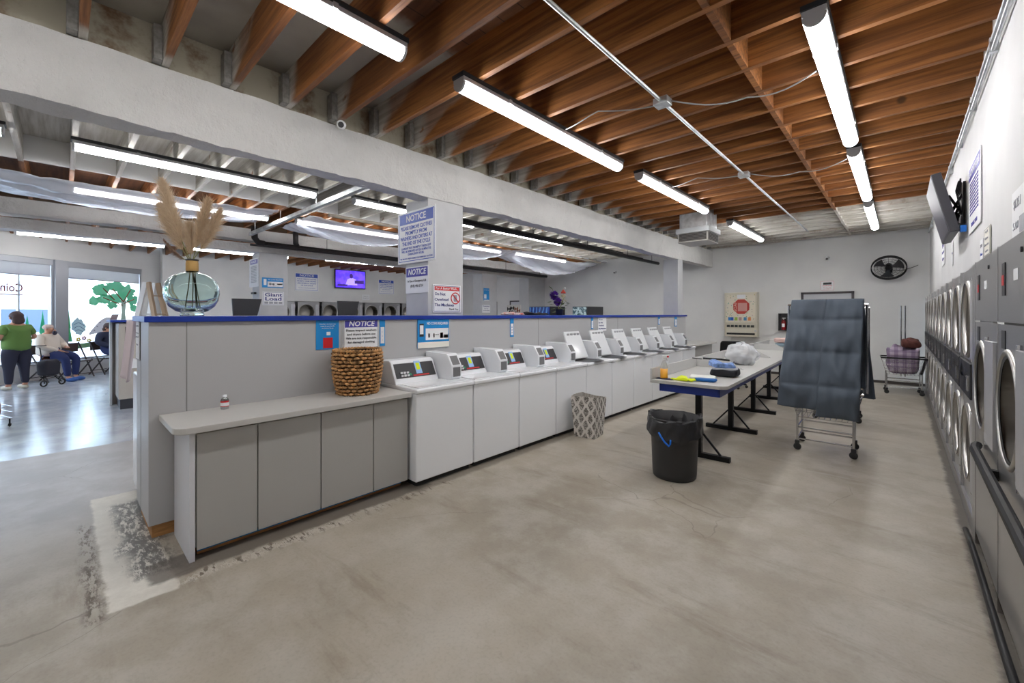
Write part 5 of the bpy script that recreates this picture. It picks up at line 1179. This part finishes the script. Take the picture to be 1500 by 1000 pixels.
def hand(ch, key, wrist, d, side, curl=.4):
    d = Vector(d).normalized(); up = Vector((0,0,1)); s = d.cross(up)
    s = (s.normalized() if s.length > .1 else Vector((1,0,0)))*side; nrm = s.cross(d).normalized()
    palm = Vector(wrist)+d*.05; ch.append([(key, None, 0), (key+'p', palm, (.034,.018))])
    for i, L in enumerate((.065,.075,.07,.055)):
        o = s*(.027-.018*i); b0 = palm+d*.035+o; ch.append([(key+'p', None, 0), (key+'a%d' % i, b0, .010), (key+'b%d' % i, b0+d*L*.5-nrm*.008*curl, .009), (key+'c%d' % i, b0+d*L*.85-nrm*.03*curl, .008)])
    ch.append([(key+'p', None, 0), (key+'t', palm+s*.04+d*.005, .011), (key+'u', palm+s*.055+d*.035, .009)])
def person(label, loc, rz, J, hair, shirt, trous, shoe, jacket=False, girth=1.0):
    drop = .13 if J['pel'][2] > .8 else .07
    t = thing('person', label, 'person', loc, rz)
    g_ = girth; P = {k_: Vector(v) for k_, v in J.items()}
    ch = [[('pel', P['pel'], (.13*g_,.10*g_)), ('bel', P['bel'], (.13*g_,.11*g_)), ('che', P['che'], (.12*g_,.10*g_)), ('nb', P['nb'], .06), ('nk', P['nk'], .052), ('hd', P['hd'], (.082,.095)), ('ht', P['ht'], .07)]]
    for s in 'LR':
        ch.append([('nb', None, 0), ('sh'+s, P['sh'+s], .055), ('el'+s, P['el'+s], .042), ('wr'+s, P['wr'+s], .028)])
        d = P['wr'+s]-P['el'+s]; hand(ch, 'wr'+s, P['wr'+s], d, 1 if s == 'L' else -1)
        ch.append([('pel', None, 0), ('hp'+s, P['hp'+s], .09*g_), ('kn'+s, P['kn'+s], .062), ('an'+s, P['an'+s], .042), ('ft'+s, P['an'+s]+Vector(J.get('foot', (0,-.12,-.03))), .035)])
    body = skinmesh('body', ch, SKIN, t)
    # face
    f = P['hd']; q = MB(); fy = -.088
    for sx_ in (-.03,.03): q.blob(f+Vector((sx_,fy,.01)), (.011,.008,.008), 1)
    q.build('eyes', SBLACK, t, smooth=True); MB().blob(f+Vector((0,fy-.014,-.02)), (.014,.018,.022), 2).build('nose', SKIN, t, smooth=True)
    MB().blob(f+Vector((0,fy-.0,-.052)), (.024,.008,.007), 2).build('mouth', mat('lips', lin(160,90,85), .5), t, smooth=True)
    q = MB()
    for sx_ in (-.088,.088): q.blob(f+Vector((sx_,.0,-.005)), (.012,.02,.03), 2)
    q.build('ears', SKIN, t, smooth=True)
    hair(t, f)
    e = .03
    sc_ = [[('hem', P['pel']+Vector((0,0,-drop)), (.145*g_+e,.125*g_+e)), ('pel', P['pel']+Vector((0,0,.04)), (.16*g_+e,.135*g_+e)), ('bel', P['bel'], (.155*g_+e,.13*g_+e)), ('che', P['che'], (.135*g_+e,.115*g_+e)), ('ch2', P['che'].lerp(P['nb'],.6), (.11*g_+e,.09*g_+e)), ('nb', P['nb']+Vector((0,0,.01)), (.075,.075))]]
    for s in 'LR':
        end = P['wr'+s] if jacket else P['sh'+s].lerp(P['el'+s], .75)
        sc_.append([('ch2', None, 0), ('sh'+s, P['sh'+s], .082), ('el'+s, P['el'+s] if jacket else P['sh'+s].lerp(P['el'+s], .4), .08)]+([('w'+s, P['el'+s].lerp(P['wr'+s], .93), .046)] if jacket else [('w'+s, end, .075)]))
    skinmesh('shirt', sc_, shirt, t)
    tc_ = [[('wst', P['pel']+Vector((0,0,.16)), (.135*g_+.008,.11*g_+.008)), ('pel', P['pel'], (.145*g_+.008,.12*g_+.008))]]
    for s in 'LR': tc_.append([('pel', None, 0), ('hp'+s, P['hp'+s], .122*g_), ('th'+s, P['hp'+s].lerp(P['kn'+s], .5), .105*g_), ('kn'+s, P['kn'+s], .088), ('an'+s, P['kn'+s].lerp(P['an'+s], .95), .058)])
    skinmesh('trousers', tc_, trous, t)
    for s in 'LR':
        a = P['an'+s]; ft = Vector(J.get('foot', (0,-.12,-.03)))
        MB().blob(a+ft*.55+Vector((0,0,-.02)), (.055, .13, .05), 3).build('shoe', shoe, t, smooth=True)
    return t
def hair_dark(t, f):
    MB().blob(f+Vector((0,.02,.035)), (.105,.11,.10), 3, .15, 14).blob(f+Vector((0,.07,-.03)), (.10,.06,.11), 3, .2, 14).build('hair', mat('hair_brown', lin(70,54,54), .7), t, smooth=True)
def hair_grey(t, f): MB().blob(f+Vector((0,.03,.05)), (.098,.09,.07), 3, .1, 14).build('hair', mat('hair_pale', lin(190,170,164), .8), t, smooth=True)
stand = dict(pel=(0,0,.88),bel=(0,0,1.02),che=(0,.01,1.2),nb=(0,.01,1.34),nk=(0,0,1.39),hd=(0,-.02,1.475),ht=(0,-.01,1.54),
    shL=(.18,0,1.27),elL=(.28,.04,1.06),wrL=(.20,-.16,1.02),shR=(-.18,0,1.27),elR=(-.28,.04,1.06),wrR=(-.20,-.16,1.02),
    hpL=(.10,0,.82),knL=(.12,0,.46),anL=(.13,.02,.075),hpR=(-.10,0,.82),knR=(-.12,0,.46),anR=(-.13,.02,.075))
# standing figure seen from behind: faces the window
person('person in green t-shirt and dark trousers standing with back to us', (-13.42,-.62,0), WA+PI-.1, stand, hair_dark, mat('green_shirt', lin(96,130,66), .85), mat('dark_trousers', lin(46,48,66), .85), mat('beige_shoe', lin(190,186,170), .6), girth=1.3)
sit = dict(pel=(0,-.05,.645),bel=(0,-.05,.75),che=(0,-.02,.92),nb=(0,-.01,1.07),nk=(0,-.03,1.12),hd=(0,-.06,1.20),ht=(0,-.05,1.26),
    shL=(.20,-.02,1.04),elL=(.32,-.10,.82),wrL=(.12,-.30,.79),shR=(-.20,-.02,1.04),elR=(-.32,-.10,.82),wrR=(-.10,-.33,.71),
    hpL=(.11,-.09,.61),knL=(.17,-.46,.56),anL=(.14,-.46,.085),hpR=(-.11,-.09,.61),knR=(-.15,-.46,.56),anR=(-.10,-.48,.085))
p2 = person('person in pale sweater and navy trousers seated under the window', wloc(.50,.46), WA+.3, sit, hair_grey, mat('pale_sweater', lin(216,206,196), .9), mat('navy_trousers', lin(38,50,98), .85), mat('blue_shoe', lin(40,84,150), .6), True, 1.35)
MB().blob((0,-.16,1.12), (.06,.03,.05), 2).build('dark_mask', mat('mask_dark', lin(62,62,80), .8), p2, smooth=True)
person('person in dark jacket seated mostly behind the machine island', wloc(1.84,.46), WA, sit, hair_dark, mat('dark_jacket', lin(36,44,70), .85), MATS['navy_trousers'], MATS['blue_shoe'], True, 1.0)
# shopping trolley
tr2 = thing('shopping_trolley', 'small black two-wheeled trolley between the standing and seated people', 'trolley', wloc(.04,1.12), WA)
soft(.3,.24,.34,.08,61,6).build('bag', mat('trolley_bag', lin(44,44,54), .8), tr2, smooth=True).location = (0,0,.22)
MB().tube([(.0,.12,.1),(.0,.16,.5),(0,.22,.82),(-.12,.22,.86),(.12,.22,.86)], .01, 8).bar((-.15,0,.2),(.15,0,.2),.02).bar((.1,0,.2),(.16,-.1,.07),.015).bar((-.1,0,.2),(-.16,-.1,.07),.015).build('frame', BLACK, tr2)
for x in (-.17,.17):
    w_ = MB().lathe([(.05,-.012),(.068,-.01),(.072,0),(.068,.01),(.05,.012)], 24, (x,.072), 'y', Matrix.Translation((0,-.1,0))).build('wheel', RUB, tr2, smooth=True)
# red item in a cart at the frame edge
ck_ = thing('shopping_cart', 'grey wire cart at the frame edge holding a red bag', 'laundry cart', (-9.12,-.66,0), R(20))
q = MB()
for z in (.12,.2,.28): q.tube([(-.2,-.15,z),(.2,-.15,z),(.2,.15,z),(-.2,.15,z)], .005, 5, True)
for i in range(7): q.tube([(-.2+.0667*i,-.15,.12),(-.2+.0667*i,-.15,.28)], .003, 5)
q.build('basket', CHROME, ck_)
for x in (-.18,.18):
    for y in (-.13,.13): MB().tube([(x,y,.12),(x,y,.03)], .01, 6).blob((x,y,.03),(.02,.02,.03),1).build('caster', BLACK, ck_)
o = soft(.28,.2,.26,.1,71,6).build('red_bag', mat('red_bag_cloth', lin(120,40,44), .8), smooth=True); o.location = (-9.12,-.66,.127); tag(o, 'dark red bag lying in the wire cart at the frame edge', 'bag')
wt = thing('work_table', 'blue-edged table beside the person in green', 'table', wloc(-1.24,.75), WA)
MB().box(-.5,.42,-.3,.3,.84,.87).build('table_top', LAM, wt); MB().box(-.48,.4,-.28,.28,.76,.84).build('apron', BLUE, wt)
for x in (-.44,.36):
    for y in (-.24,.24): MB().box(x-.02,x+.02,y-.02,y+.02,0,.76).build('leg', BLACK, wt)
for nm, m_ in list(MATS.items()):
    if nm.startswith('paint_') or nm.startswith('petal_') and nm[6:].isdigit():
        m_.node_tree.nodes['Principled BSDF'].inputs['Alpha'].default_value = .86      # thin window paint lets daylight through
# ------------------------------------------------------------------ lights, world, camera
w = bpy.data.worlds.new('World'); SC.world = w; w.use_nodes = True; nt = w.node_tree; bgn = nt.nodes['Background']
sky = nt.nodes.new('ShaderNodeTexSky'); sky.sky_type = 'NISHITA'; sky.sun_disc = False; sky.sun_elevation = R(40); sky.sun_rotation = R(200)
mxn = nt.nodes.new('ShaderNodeMix'); mxn.data_type = 'RGBA'; mxn.inputs[0].default_value = .12; nt.links.new(sky.outputs[0], mxn.inputs[7]); mxn.inputs[6].default_value = (.70,.84,1.0,1)
nt.links.new(mxn.outputs[2], bgn.inputs[0]); bgn.inputs[1].default_value = 2.3
su = bpy.data.lights.new('sun', 'SUN'); su.energy = 2; su.angle = R(1); su.color = (1,.95,.88); so = bpy.data.objects.new('sun', su); COL.objects.link(so); so.rotation_euler = (R(18), R(-14), 0)
cam = bpy.data.cameras.new('camera'); co = bpy.data.objects.new('camera', cam); COL.objects.link(co); SC.camera = co
co.location = (0,0,1.55); co.rotation_euler = (PI/2, 0, math.atan(570/614)); cam.sensor_width = 36; cam.lens = 614/1500*36; cam.clip_start = .05; cam.clip_end = 200
cam.shift_y = -40/1500
vs2 = SC.view_settings; SC.display_settings.display_device = 'sRGB'; vs2.view_transform = 'Standard'; vs2.look = 'None'; vs2.gamma = 1; vs2.use_curve_mapping = False; vs2.exposure = .98
SC.cycles.max_bounces = 8; SC.cycles.diffuse_bounces = 5; SC.cycles.transparent_max_bounces = 12; SC.cycles.sample_clamp_indirect = 8
SC.cycles.use_denoising = True; SC.cycles.caustics_refractive = False; SC.cycles.caustics_reflective = False
